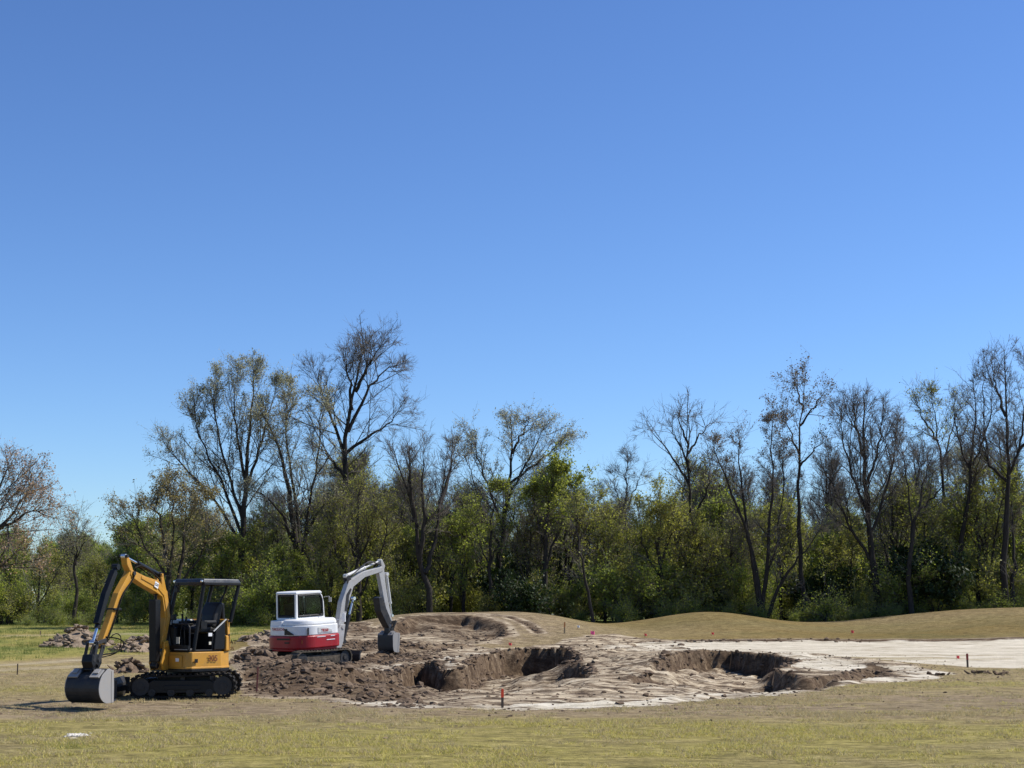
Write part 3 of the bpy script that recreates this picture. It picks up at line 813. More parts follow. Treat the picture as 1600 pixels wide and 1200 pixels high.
TREES = [
 ('budding_tree', 'wide tree with pinkish brown buds filling the left edge of the picture', 72, [[(-50, 985), (-42, 920), (-25, 830), (-5, 770), (15, 712)], [(-45, 940), (-10, 890), (25, 862), (60, 838)], [(-35, 870), (0, 820), (35, 772), (55, 735)], [(-30, 840), (10, 815), (45, 795), (72, 790)], [(-45, 910), (-90, 850), (-110, 780)]], .26, PP(L=2.2, leaf='pink', leaves=6460, ls=0.045, up=.1, n1=2.2)),
 ('slender_tree', 'small slender tree with a tuft of bare crown left of the yellow machine arm', 88, [[(118, 975), (118, 900), (120, 850), (123, 803)], [(119, 880), (112, 845), (104, 822)], [(120, 870), (132, 840), (140, 822)]], .13, PP(L=1.0, n2=7, leaf='sage', leaves=850, ls=0.045, dz=.6, tfirst=.55)),
 ('olive_tree', 'broad low tree with brownish olive young leaves behind the yellow excavator', 84, [[(262, 968), (262, 900), (255, 840), (245, 790), (240, 775)], [(264, 960), (285, 880), (290, 810), (290, 765)], [(262, 940), (310, 870), (325, 810), (322, 775)], [(262, 900), (228, 850), (212, 810), (200, 797)], [(266, 900), (272, 830), (270, 780), (274, 738)]], .20, PP(L=1.9, leaf='tan', leaves=8840, ls=0.051, n1=2.6)),
 ('poplar_tree', 'tall fan shaped tree with pale sage leaflets, leftmost of the tall group', 95, [[(378, 968), (379, 840), (384, 740), (392, 640), (398, 562)], [(379, 835), (352, 760), (325, 700), (303, 640), (309, 598)], [(380, 810), (358, 740), (343, 670), (335, 620), (344, 575)], [(383, 760), (405, 690), (420, 640), (433, 582)], [(379, 850), (345, 790), (300, 735), (270, 700), (256, 680)], [(384, 750), (372, 680), (366, 620), (372, 570)]], .27, PP(L=2.3, n1=2.6, leaf='sage', leaves=15300, ls=0.045, up=.24, a1=.6, leaftop=.1, tfirst=.3)),
 ('poplar_tree', 'tall many stemmed tree just right of the fan shaped one, behind the white cab', 93, [[(468, 968), (467, 890), (458, 810), (447, 740), (430, 680), (412, 636)], [(468, 880), (463, 780), (450, 700), (447, 640), (455, 590)], [(470, 890), (480, 800), (495, 720), (501, 650), (505, 600)], [(466, 860), (440, 800), (415, 770), (395, 760)], [(478, 830), (500, 790), (528, 770)]], .30, PP(L=2.3, n1=2.5, leaf='sage', leaves=8500, ls=0.045, up=.2, a1=.65, leaftop=.25, tfirst=.3)),
 ('bare_tree', 'tallest bare tree of all, its broad oval crown above the white excavator', 98, [[(540, 968), (540, 850), (539, 760), (540, 690), (550, 620), (562, 560), (573, 514)], [(538, 705), (520, 645), (503, 600), (488, 562)], [(544, 665), (575, 600), (605, 565), (625, 560)], [(540, 700), (575, 675), (608, 650), (634, 625)], [(550, 630), (545, 580), (535, 540)], [(556, 600), (580, 550), (598, 520)], [(540, 740), (510, 700), (485, 680)]], .30, PP(L=2.7, n1=2.5, n2=11, up=.14, tfirst=.38, tw=.007)),
 ('budding_tree', 'rounded twiggy tree with yellowish buds under the tallest bare tree', 90, [[(560, 968), (560, 900), (558, 840), (560, 780), (562, 760)], [(560, 930), (530, 870), (515, 810), (520, 785)], [(562, 930), (590, 870), (605, 810), (602, 785)], [(560, 880), (540, 820), (540, 770)], [(562, 870), (580, 820), (583, 768)]], .18, PP(L=1.5, leaf='olive', leaves=7140, ls=0.045, n1=3.2, n3=5, up=.2, sh=.4)),
 ('bare_tree', 'dark forked bare tree, V shaped, right of the grey digging arm', 88, [[(672, 965), (668, 915), (655, 870), (650, 820), (640, 770), (622, 720), (612, 684)], [(664, 893), (680, 835), (690, 770), (694, 700)], [(656, 875), (663, 800), (660, 740), (664, 672)], [(688, 780), (704, 730), (710, 686)], [(648, 810), (640, 740), (640, 690)]], .20, PP(L=1.8, n1=2.3, up=.26, a1=.5, n2=10, r2=.75, tfirst=.4, tw=.007)),
 ('leafing_tree', 'tall loose tree with green tipped twigs spreading towards the right', 95, [[(783, 965), (781, 880), (788, 800), (795, 740), (800, 680), (796, 640)], [(785, 820), (765, 760), (745, 700), (736, 655)], [(790, 780), (815, 730), (840, 680), (858, 640)], [(795, 750), (838, 715), (866, 690), (884, 668)], [(781, 850), (755, 800), (735, 730), (722, 690)], [(800, 700), (820, 660), (828, 636)]], .22, PP(L=2.0, n1=2.1, up=.2, leaf='sage', leaves=7650, ls=0.045, leaftop=.2, tfirst=.35)),
 ('leafy_tree', 'bright yellow green leafy tree in the middle of the wood', 91, [[(856, 965), (852, 880), (855, 800), (866, 745), (876, 720)], [(854, 880), (875, 820), (892, 770), (906, 750)], [(854, 860), (838, 800), (836, 760)]], .19, PP(L=1.5, n1=2.4, leaf='bright', leaves=8840, ls=0.068, leaftop=.45)),
 ('leafy_tree', 'yellow green sapling beside the bright leafy tree, lower and to its left', 90, [[(770, 965), (765, 880), (770, 800), (778, 760)], [(766, 890), (745, 830), (738, 780)], [(766, 880), (790, 820), (812, 785)]], .14, PP(L=1.2, leaf='bright', leaves=4420, ls=0.054, leaftop=.3)),
 ('leaning_tree', 'thin dark trunk leaning left with few twigs, above the orange stake', 86, [[(928, 970), (915, 900), (903, 830), (898, 765)], [(906, 850), (920, 800), (930, 770)]], .11, PP(L=1.3, n1=1.6, leaf='olive', leaves=1530, ls=0.054, leaftop=.4)),
 ('bare_tree', 'pale grey leafless tree with a narrow pointed crown above the mound gap', 108, [[(986, 965), (978, 880), (978, 800), (979, 740), (980, 692)], [(978, 800), (962, 760), (958, 735)], [(979, 790), (995, 750), (1003, 730)]], .15, PP(L=1.3, bark='bark2', n1=2.3, tfirst=.4)),
 ('leafy_tree', 'rounded yellow green tree left of the bare tree over the middle mound', 90, [[(1036, 965), (1030, 880), (1028, 810), (1030, 762)], [(1032, 900), (1005, 850), (998, 790)], [(1032, 880), (1050, 820), (1055, 770)]], .17, PP(L=1.4, leaf='olive', leaves=7820, ls=0.054, n1=2.6, sh=.4)),
 ('bare_tree', 'open crowned leafless tree with long bent limbs above the middle mound', 92, [[(1112, 965), (1104, 880), (1085, 820), (1075, 740), (1075, 680), (1078, 628)], [(1076, 750), (1050, 705), (1026, 672), (1008, 652)], [(1075, 700), (1095, 668), (1118, 645)], [(1080, 730), (1060, 680), (1040, 645)], [(1086, 800), (1106, 755), (1109, 712)], [(1075, 690), (1062, 650), (1060, 628)]], .19, PP(L=1.9, n1=1.5, n2=7, n3=3, up=.15, tfirst=.4, tw=.008)),
 ('multi_stem_tree', 'clump of leaning dark stems rising from one spot, a spike top in its middle', 89, [[(1188, 968), (1180, 880), (1165, 800), (1156, 720), (1152, 660)], [(1190, 968), (1170, 840), (1142, 755), (1120, 705), (1113, 680)], [(1192, 968), (1200, 850), (1207, 760), (1206, 680), (1209, 622)], [(1196, 968), (1226, 900), (1262, 850), (1292, 812)], [(1190, 940), (1215, 830), (1225, 720), (1220, 650)]], .16, PP(L=1.4, n1=1.9, leaf='brown', leaves=2890, ls=0.045, leaftop=.5, tfirst=.4, dz=1.2, tw=.007)),
 ('tall_tree', 'tall narrow tree with scattered brown leaf tufts at its tip', 90, [[(1262, 968), (1251, 870), (1247, 780), (1248, 700), (1252, 640), (1258, 572)], [(1248, 700), (1232, 660), (1222, 622)], [(1250, 655), (1274, 622), (1288, 600)], [(1254, 630), (1245, 595), (1240, 578)], [(1250, 720), (1275, 690), (1290, 680)]], .17, PP(L=1.3, n1=1.9, n2=6, n3=3, leaf='brown', leaves=2550, ls=0.048, leaftop=.55, tfirst=.5, tw=.007)),
 ('bare_tree', 'large bushy bare tree with a thick trunk and upswept rounded crown', 90, [[(1376, 968), (1363, 880), (1356, 800), (1352, 720), (1350, 650), (1348, 602)], [(1358, 830), (1385, 760), (1397, 700), (1404, 642)], [(1355, 795), (1330, 730), (1315, 670), (1311, 622)], [(1358, 870), (1325, 810), (1302, 750), (1298, 700)], [(1354, 750), (1372, 690), (1380, 620)], [(1353, 720), (1338, 660), (1330, 612)]], .25, PP(L=2.2, n1=3.0, n2=10, up=.22, a1=.55, tfirst=.3, tw=.007)),
 ('bare_tree', 'dark bare tree forking low into crooked arms, right of the thick trunk', 88, [[(1425, 968), (1422, 870), (1432, 800), (1445, 740), (1458, 695)], [(1424, 850), (1420, 770), (1410, 700), (1402, 655)], [(1436, 790), (1455, 775), (1478, 745), (1482, 720)]], .17, PP(L=1.6, n1=2.0, tfirst=.4, tw=.007)),
 ('leafing_tree', 'slim tree with a few yellow green leaves in its narrow high crown', 96, [[(1480, 968), (1478, 860), (1475, 760), (1469, 700), (1462, 650), (1454, 600)], [(1472, 720), (1488, 660), (1496, 615)], [(1466, 680), (1440, 640), (1428, 605)]], .17, PP(L=1.5, leaf='olive', leaves=1530, ls=0.054, tfirst=.4, tw=.007)),
 ('bare_tree', 'tall black stemmed bare tree with twin trunks, second from the right edge', 91, [[(1500, 968), (1502, 850), (1513, 770), (1519, 700), (1524, 640), (1518, 575)], [(1530, 968), (1527, 860), (1524, 760), (1520, 690)], [(1520, 720), (1545, 650), (1550, 590)], [(1517, 730), (1495, 670), (1490, 610)]], .20, PP(L=1.8, n1=2.1, up=.2, tfirst=.4, tw=.007)),
 ('bare_tree', 'tall dark bare tree with heavy elbowed limbs at the right edge', 89, [[(1572, 968), (1569, 860), (1576, 760), (1574, 700), (1571, 600), (1568, 528)], [(1573, 745), (1546, 718), (1540, 680), (1535, 600), (1540, 550)], [(1575, 735), (1594, 680), (1602, 600), (1600, 545)], [(1571, 640), (1555, 590), (1552, 545)], [(1582, 968), (1584, 860), (1580, 760)], [(1590, 700), (1620, 650), (1640, 600)]], .23, PP(L=1.9, n1=2.1, up=.2, tfirst=.45, tw=.007)),
 ('bare_tree', 'bare tree whose crown only just enters at the right edge', 92, [[(1655, 968), (1650, 850), (1645, 740), (1640, 640), (1640, 570)], [(1646, 760), (1620, 700), (1612, 640)], [(1645, 720), (1675, 650), (1690, 600)]], .22, PP(L=2.0, tfirst=.35, tw=.007)),
]
proto = []
for i, (nm, lb, D, st, r0, P, *rest) in enumerate(TREES):
    proto.append(named_tree(nm, lb, D, st, r0, P, 100 + i))
def copy_tree(src, loc, rz, s, label, group, name=None):
    root, mt, mc = src
    o = empty(name or root.name.split('.')[0], loc, (0, 0, rz), label=label, cat='tree', group=group)
    o.scale = s
    for nme, m in (('trunk', mt), ('crown', mc)):
        link(nme, m, o)
    return o
# saplings and small leafy trees of the wood's front edge: three kinds, then copies
def local_tree(name, label, x, y, h, kind, P, r0, seed, spread=.28, nst=4):
    rs = np.random.default_rng(seed)
    st = []
    for i in range(nst):
        a = rs.uniform(0, 2 * pi); sp = 0 if i == 0 else spread * h * rs.uniform(.4, 1)
        b = 0 if i == 0 else rs.uniform(.02, .35)
        hh = h * (1 if i == 0 else rs.uniform(.7, .98))
        st.append(np.array([(0, 0, h * b), (cos(a) * sp * .45, sin(a) * sp * .45, h * b + (hh - h * b) * .45), (cos(a) * sp * .85, sin(a) * sp * .85, h * b + (hh - h * b) * .8), (cos(a) * sp, sin(a) * sp, hh)]))
    mt, mc = make_tree_mesh(st, [r0] + [r0 * .6] * (nst - 1), P, seed, name)
    NT[0] += sum(len(m.polygons) * 2 for m in (mt, mc))
    root = empty(name, (x, y, gz_at(x, y) - .05), label=label, cat='tree')
    link('trunk', mt, root); link('crown', mc, root)
    return root, mt, mc
MARK = [(-40, 'pinkish budding tree'), (118, 'small slender tree'), (262, 'broad brownish olive tree'), (378, 'fan shaped pale tree'), (470, 'many stemmed tall tree'), (560, 'rounded yellowish twiggy tree'), (672, 'dark V forked tree'), (783, 'green tipped spreading tree'), (856, 'bright leafy tree'), (928, 'thin leaning trunk'), (986, 'pale pointed tree'), (1036, 'rounded yellow green tree'), (1112, 'open crowned bare tree'), (1190, 'clump of leaning stems'), (1262, 'tall brown tufted tree'), (1376, 'thick trunked bushy tree'), (1425, 'low forking crooked tree'), (1480, 'slim high crowned tree'), (1505, 'twin black trunks'), (1572, 'elbowed dark tree'), (1660, 'cut off tree at the right edge')]
USED = {}
def place(what, px):
    cand = []
    for mx, nm in MARK:
        d = px - mx
        for w, pen in (('just left of' if d < 0 else 'just right of', 0), ('further left of' if d < 0 else 'further right of', 40)):
            cand.append((abs(d) + pen, what + ' ' + w + ' the ' + nm))
    for _, s in sorted(cand):
        if s not in USED:
            USED[s] = 1
            return s
def X(px, D): return (px - 800) / FPX * D * .99
yg = local_tree('young_tree', 'young green leafed tree at the left edge of the wood, left of the digging arm', X(213, 100), 100, 5.8, 'green', PP(L=1.3, leaf='green', leaves=7140, ls=0.061, n1=2.6), .12, 301)
yo = local_tree('young_tree', 'young olive leafed tree standing between the white cab and the grey arm', X(515, 92), 92, 6.2, 'olive', PP(L=1.3, leaf='olive', leaves=6120, ls=0.054, n1=2.6), .11, 302)
yb = local_tree('thicket_tree', 'twiggy brown tree with few leaves behind the left mound crest', X(705, 94), 94, 7.0, 'sage', PP(L=1.5, leaf='olive', leaves=2550, ls=0.048, n1=3.0, n2=10), .12, 303, .22, 5)
fill = [yg, yo, yb]
spec = [(20, 92, 0, .7), (60, 96, 1, .75), (150, 98, 1, .7), (185, 94, 0, .65), (300, 96, 1, 1.05), (345, 93, 0, .95), (410, 96, 1, 1.0), (440, 92, 0, .75), (500, 97, 2, 1.1),
        (600, 92, 1, .9), (635, 95, 0, 1.0), (725, 91, 0, 1.0), (745, 97, 2, 1.1), (822, 93, 2, 1.05), (885, 95, 2, 1.1), (945, 93, 1, 1.05), (965, 97, 2, 1.1), (1010, 94, 0, .85), (1065, 95, 2, 1.05),
        (1085, 91, 1, 1.0), (1130, 95, 0, 1.1), (1145, 91, 2, .95), (1220, 94, 1, 1.15), (1300, 95, 0, .8), (1330, 92, 1, .95), (1400, 94, 2, 1.1), (1450, 92, 1, 1.2), (1490, 95, 0, 1.1), (1545, 92, 1, 1.25), (1590, 95, 0, 1.15), (1640, 92, 1, 1.2)]
for i, (px, D, k, s) in enumerate(spec):
    lb = place(['small green leafed tree', 'small olive leafed tree', 'twiggy brown tree'][k], px)
    x = X(px, D)
    copy_tree(fill[k], (x, D, gz_at(x, D) - .05), i * 1.7, (s, s, s * (1 + .1 * sin(i * 2.3))), lb, ['small green trees in the wood edge', 'small olive trees in the wood edge', 'twiggy brown trees in the wood edge'][k])
# second row: bare trees one can still tell apart
row2 = [(160, 138, 7, .5), (235, 125, 8, .5), (300, 125, 17, .62), (350, 112, 7, .7), (425, 115, 17, .7), (505, 112, 8, .75), (600, 116, 17, .75), (640, 110, 8, .68), (700, 118, 7, .8), (745, 108, 17, .72), (830, 112, 17, .8), (905, 114, 7, .7), (940, 108, 12, .8),
        (1030, 116, 17, .62), (1125, 110, 7, .72), (1170, 116, 17, .85), (1225, 112, 12, 1.0), (1300, 112, 17, .9), (1320, 118, 7, 1.0), (1425, 112, 17, .95), (1460, 120, 7, 1.05), (1510, 112, 8, .95), (1560, 118, 17, 1.1), (1610, 110, 7, 1.1)]
for i, (px, D, k, s) in enumerate(row2):
    x = X(px, D)
    copy_tree(proto[k], (x, D, gz_at(x, D) - .05), i * 2.1 + .5, (s, s, s), place('grey bare second row tree', px), 'bare trees in the second row', 'bare_tree')
print('tree tris', NT[0])

# ------------------------------------------------------------------ bushes and the masses one cannot count
def bush(name, label, x, y, h, leaf, nl, ls, seed, nst=9, cat='bush'):
    rs = np.random.default_rng(seed)
    st = []
    for i in range(nst):
        a = rs.uniform(0, 2 * pi); sp = h * rs.uniform(.15, .7)
        hh = h * rs.uniform(.55, 1)
        st.append(np.array([(cos(a) * .15, sin(a) * .15, 0), (cos(a) * sp * .5, sin(a) * sp * .5, hh * .5), (cos(a) * sp, sin(a) * sp, hh)]))
    mt, mc = make_tree_mesh(st, [.035] * nst, PP(L=h * .3, n1=1.8, n2=5, n3=4, leaf=leaf, leaves=nl, ls=ls, tfirst=.15, n2s=6, spread=.14), seed, name)
    root = empty(name, (x, y, gz_at(x, y) - .05), label=label, cat=cat)
    link('stems', mt, root); link('foliage', mc, root)
    return root, mt, mc
b1 = bush('bush', 'leafy green bush at the foot of the wood between the machines', X(400, 89), 89, 2.6, 'green', 5200, .055, 401)
b2 = bush('bush', 'olive scrubby bush at the foot of the wood above the digging bucket', X(645, 89), 89, 2.6, 'olive', 4600, .055, 402)
b3 = bush('bush', 'dark evergreen bush just behind the middle of the left mound', X(818, 88), 88, 2.0, 'dark', 6000, .09, 403)
b4 = bush('bush', 'tall dark evergreen bush near the right slope', X(1462, 89), 89, 3.6, 'dark', 6000, .13, 404)
b5 = bush('bush', 'pale green scrub plant low at the foot of the right wood', X(1285, 88), 88, 1.0, 'green', 3200, .05, 405)

def scatter(name, src_objs, pts, rot, scl, parent=None, label=None):
    """one countless mass: instances of real things of the scene on a cloud of points"""
    me = bpy.data.meshes.new(name)
    me.vertices.add(len(pts))
    me.vertices.foreach_set('co', np.asarray(pts, np.float32).ravel())
    for nme, a, tp in (('rot', rot, 'FLOAT_VECTOR'), ('scl', scl, 'FLOAT_VECTOR')):
        q = me.attributes.new(nme, tp, 'POINT')
        q.data.foreach_set('vector', np.asarray(a, np.float32).ravel())
    o = link(name, me, parent)
    ng = bpy.data.node_groups.new(name, 'GeometryNodeTree')
    ng.interface.new_socket('Geometry', in_out='INPUT', socket_type='NodeSocketGeometry')
    ng.interface.new_socket('Geometry', in_out='OUTPUT', socket_type='NodeSocketGeometry')
    gi = ng.nodes.new('NodeGroupInput'); go = ng.nodes.new('NodeGroupOutput')
    jn = ng.nodes.new('GeometryNodeJoinGeometry')
    for s in src_objs:
        oi = ng.nodes.new('GeometryNodeObjectInfo')
        oi.transform_space = 'ORIGINAL'
        oi.inputs['Object'].default_value = s
        oi.inputs['As Instance'].default_value = True
        ng.links.new(oi.outputs['Geometry'], jn.inputs[0])
    mp = ng.nodes.new('GeometryNodeMeshToPoints')
    ng.links.new(gi.outputs[0], mp.inputs['Mesh'])
    ip = ng.nodes.new('GeometryNodeInstanceOnPoints')
    ng.links.new(mp.outputs[0], ip.inputs['Points'])
    ng.links.new(jn.outputs[0], ip.inputs['Instance'])
    for nme, sock in (('rot', 'Rotation'), ('scl', 'Scale')):
        na = ng.nodes.new('GeometryNodeInputNamedAttribute')
        na.data_type = 'FLOAT_VECTOR'
        na.inputs['Name'].default_value = nme
        ng.links.new(na.outputs[0], ip.inputs[sock])
    ng.links.new(ip.outputs[0], go.inputs[0])
    md = o.modifiers.new('scatter', 'NODES')
    md.node_group = ng
    prop(o, kind='stuff', label=label)
    return o
def kids(t):
    return [c for c in t[0].children]
def cloud(n, x0, x1, y0, y1, smin, smax, seed, keep=None, wedge=True):
    rs = np.random.default_rng(seed)
    y = rs.uniform(y0, y1, n)
    px = rs.uniform(x0, x1, n)
    x = (px - 800) / FPX * y
    if keep is not None:
        k = keep(px, y, rs.random(n)); x = x[k]; y = y[k]
    z = terrain(x, y) - .05
    m = len(x)
    s = rs.uniform(smin, smax, m)
    if y0 < 200: s = s * (.6 + .4 * sst(190, 300, x / y * FPX + 800))
    rot = np.stack([np.zeros(m), np.zeros(m), rs.uniform(0, 6.28, m)], -1)
    return np.stack([x, y, z], -1), rot, np.stack([s, s, s * rs.uniform(.85, 1.2, m)], -1)
for src, n, seed, lb in ((b1, 75, 1, 'green scrub massed along the foot of the wood'), (b2, 110, 2, 'olive scrub massed along the foot of the wood')):
    scatter('undergrowth', kids(src), *cloud(n, -120, 1720, 89.5, 112, .5, 1.4, seed), label=lb)
scatter('undergrowth', kids(b4), *cloud(30, 560, 1720, 92, 112, .5, 1.0, 3), label='dark evergreen scrub inside the wood')
scatter('undergrowth', kids(b5), *cloud(120, -100, 1720, 87.5, 92, .25, .75, 4, keep=lambda p, y, r: (p < 480) | (p > 900)), label='pale green weeds at the foot of the wood')
scatter('inner_wood', kids(yo), *cloud(46, -150, 1750, 102, 155, .8, 1.25, 5), label='olive young trees massed deeper in the wood')
scatter('inner_wood', kids(yg), *cloud(32, -150, 1750, 104, 155, .8, 1.15, 6), label='green young trees massed deeper in the wood')
scatter('inner_wood', kids(yb), *cloud(64, -150, 1750, 100, 160, .9, 1.45, 7), label='bare young trees massed deeper in the wood')
scatter('inner_wood', kids(proto[17]), *cloud(46, 300, 1800, 125, 190, .5, .85, 8), label='tall bare trees massed deep in the wood')
scatter('far_wood', kids(yg), *cloud(260, -300, 1900, 220, 420, 1.3, 2.1, 9), label='far off trees closing the gaps of the wood')

# ------------------------------------------------------------------ turf
def tuft(name, x, y, mats, seed, n=16, h=.055, sp=.10):
    rs = np.random.default_rng(seed)
    c = np.concatenate([rs.normal(size=(n, 2)) * sp * .6, np.zeros((n, 1))], 1)
    a = rs.uniform(0, 6.28, n); w = .0045 * (.7 + .6 * rs.random(n))
    lean = rs.normal(size=(n, 2)) * .035
    hh = h * (.4 + .8 * rs.random(n))
    d = np.stack([np.cos(a) * w, np.sin(a) * w, np.zeros(n)], -1)
    tip = c + np.concatenate([lean, hh[:, None]], 1)
    V = np.stack([c - d, c + d, tip], 1).reshape(-1, 3)
    me = mesh_np(name, V, np.arange(3 * n), np.full(n, 3), mats, smooth=False)
    o = link(name, me)
    o.location = (x, y, gz_at(x, y))
    return prop(o, kind='stuff')
def blade(name, stops):
    m, nt, bs = new_mat(name)
    geo = nt.nodes.new('ShaderNodeNewGeometry')
    oi = nt.nodes.new('ShaderNodeObjectInfo')
    c = ramp(nt, geo.outputs['Random Per Island'], stops)
    nt.links.new(c, bs.inputs['Base Color'])
    bs.inputs['Roughness'].default_value = .7
    bs.inputs['Specular IOR Level'].default_value = .15
    tr = nt.nodes.new('ShaderNodeBsdfTranslucent')
    nt.links.new(c, tr.inputs[0])
    ms = nt.nodes.new('ShaderNodeMixShader'); ms.inputs[0].default_value = .4
    nt.links.new(bs.outputs[0], ms.inputs[1]); nt.links.new(tr.outputs[0], ms.inputs[2])
    nt.links.new(ms.outputs[0], nt.nodes['Material Output'].inputs[0])
    return m
LEAF['straw'] = blade('straw_blade', [(0, (.30, .23, .11)), (.5, (.50, .40, .20)), (.8, (.62, .53, .30)), (1, (.34, .32, .12))])
LEAF['turf'] = blade('turf_blade', [(0, (.23, .22, .045)), (.5, (.48, .43, .11)), (.8, (.66, .57, .19)), (1, (.68, .55, .26))])
LEAF['lush'] = blade('lush_blade', [(0, (.11, .15, .035)), (.5, (.20, .24, .06)), (1, (.34, .35, .12))])
tu = [tuft('grass_tuft', .5, 19.0, [LEAF['straw']], 1), tuft('grass_tuft', -1.2, 19.5, [LEAF['turf']], 2), tuft('weed_tuft', -6.0, 21.4, [LEAF['lush']], 3, n=30, h=.12, sp=.16)]
for o, l in zip(tu, ('straw coloured grass', 'green grass', 'taller green grass')): o['label'] = l + ' growing in the foreground turf'
rs = np.random.default_rng(55)
def field(n, y0, y1, seed, want):
    rs = np.random.default_rng(seed)
    y = (rs.random(n) * (y1 ** 2 - y0 ** 2) + y0 ** 2) ** .5
    x = rs.uniform(-.36, .36, n) * y
    so_, pa, g, ba, pt = terrain_masks(x, y)
    k = (so_ < .12) & (pa < .25) & (rs.random(n) < want(g, ba, pt, y, x) * sst(-.25, .3, fbm(x * 2.2, y * 1.5, 2, 80) + .8 * fbm(x * .5, y * .8, 2, 81)))
    x = x[k]; y = y[k]
    z = terrain(x, y) - .003
    m = len(x)
    s = rs.uniform(.6, 1.3, m)
    return np.stack([x, y, z], -1), np.stack([np.zeros(m), np.zeros(m), rs.uniform(0, 6.28, m)], -1), np.stack([s * 1.2, s * 1.2, s], -1)
def bump1(g): return np.clip((g - .15) * 1.6, 0, 1)
scatter('grass', [tu[0]], *field(52000, 16, 44, 1, lambda g, b, p, y, x: (1 - bump1(g) * .7) * (1 - .75 * b) * (1 - sst(25, 44, y))), label='dry straw coloured turf')
scatter('grass', [tu[1]], *field(52000, 16, 44, 2, lambda g, b, p, y, x: bump1(g) * (1 - .85 * b) * (1 - sst(25, 44, y))), label='yellow green turf')
scatter('grass', [tu[0]], *field(12000, 32, 48, 3, lambda g, b, p, y, x: .8 * (1 - b)), label='dry turf further off')
scatter('tall_grass', [tu[2]], *field(16000, 44, 98, 4, lambda g, b, p, y, x: (g > .55) * (x < -9) * .8 + (y > 88) * 1.0), label='rougher green grass before the wood')
# clods of torn soil lying over the churned ground
def clods(name, mat, pts, size, seed, label, detail=1):
    rs = np.random.default_rng(seed)
    t = (1 + 5 ** .5) / 2
    iv = np.array([(-1, t, 0), (1, t, 0), (-1, -t, 0), (1, -t, 0), (0, -1, t), (0, 1, t), (0, -1, -t), (0, 1, -t), (t, 0, -1), (t, 0, 1), (-t, 0, -1), (-t, 0, 1)], float)
    iv = unit(iv)
    fc = np.array([(0, 11, 5), (0, 5, 1), (0, 1, 7), (0, 7, 10), (0, 10, 11), (1, 5, 9), (5, 11, 4), (11, 10, 2), (10, 7, 6), (7, 1, 8), (3, 9, 4), (3, 4, 2), (3, 2, 6), (3, 6, 8), (3, 8, 9), (4, 9, 5), (2, 4, 11), (6, 2, 10), (8, 6, 7), (9, 8, 1)])
    m = len(pts)
    V = iv[None] * (.6 + .8 * rs.random((m, 12, 1))) * size[:, None, None] * np.stack([rs.uniform(.8, 1.6, m), rs.uniform(.8, 1.4, m), rs.uniform(.45, .9, m)], -1)[:, None]
    a = rs.uniform(0, 6.28, m); ca, sa = np.cos(a)[:, None], np.sin(a)[:, None]
    V = np.stack([V[..., 0] * ca - V[..., 1] * sa, V[..., 0] * sa + V[..., 1] * ca, V[..., 2]], -1) + pts[:, None]
    F = (fc[None] + (np.arange(m) * 12)[:, None, None]).reshape(-1, 3)
    me = mesh_np(name, V.reshape(-1, 3), F, np.full(len(F), 3), [mat], smooth=False)
    return prop(link(name, me), kind='stuff', label=label)
def soil_pts(n, seed, lo, box, w):
    rs = np.random.default_rng(seed)
    x = rs.uniform(box[0], box[1], n); y = rs.uniform(box[2], box[3], n)
    so_, pa, g, ba, pt = terrain_masks(x, y)
    k = (so_ > lo) & (rs.random(n) < w(so_, x, y))
    x = x[k]; y = y[k]
    s = .022 + .05 * rs.random(len(x)) ** 3 + .05 * (rs.random(len(x)) > .965)
    return np.stack([x, y, terrain(x, y) + s * .2], -1), s * (1 + .25 * (y > 45))
p, s = soil_pts(26000, 11, .2, (-12, 16, 27, 72), lambda so_, x, y: np.clip(so_ * 1.1 - .12, 0, 1) ** 1.6)
p = p[:9000]; s = s[:9000]
p2, _ = soil_pts(9000, 14, .6, (-12, 3, 30, 66), lambda so_, x, y: np.clip(so_ * 1.6 - .9, 0, 1) * (np.hypot((x + 6.9) / 2.4, (y - 53.5) / 3) > 1))
p2 = p2[:2600]
s2 = .035 + .075 * np.random.default_rng(8).random(len(p2)) ** 2
p2[:, 2] += s2 * .1
rc = np.random.default_rng(21)
cx_ = rc.uniform(-12, 16, 16000); cy_ = rc.uniform(22, 60, 16000)
sdc = poly_sd(DUG, cx_, cy_)
kk = rc.random(16000) < np.where(sdc < .4, np.exp(-np.abs(sdc) / 1.3) * .5 + .008 * (cy_ < 40), .28 * (poly_sd(SAND, cx_, cy_) < .3))
p3_ = np.stack([cx_[kk], cy_[kk], terrain(cx_[kk], cy_[kk]) + .004], -1)
s3_ = .010 + .028 * rc.random(len(p3_)) ** 2
p = np.vstack([p, p2, p3_]); s = np.concatenate([s, s2, s3_])
clods('soil_clods', M_['clod'], p, s, 12, 'loose dark clods strewn over the churned soil')
# ------------------------------------------------------------------ machines
def frame(loc, yaw, pitch=0):
    return Matrix.Translation(loc) @ Matrix.Rotation(yaw, 4, 'Z') @ Matrix.Rotation(-pitch, 4, 'Y')
def plane_pick(Rp, d, zb):
    def f(px, py):
        r = ray(px, py)
        t = (Rp[0] * d[1] - Rp[1] * d[0]) / (r[0] * d[1] - r[1] * d[0])
        return ((t * r[0] - Rp[0]) * d[0] + (t * r[1] - Rp[1]) * d[1], EYE + t * r[2] - zb)
    return f
def beam(pts, hw):
    """outline round a centre line with a half width at each point"""
    P = [Vector(p) for p in pts]
    L, Rr = [], []
    for i, p in enumerate(P):
        t = (P[min(i + 1, len(P) - 1)] - P[max(i - 1, 0)]).normalized()
        n = Vector((-t.y, t.x))
        a, b = hw[i] if isinstance(hw[i], tuple) else (hw[i], hw[i])
        L.append(tuple(p + n * a)); Rr.append(tuple(p - n * b))
    return L + Rr[::-1]
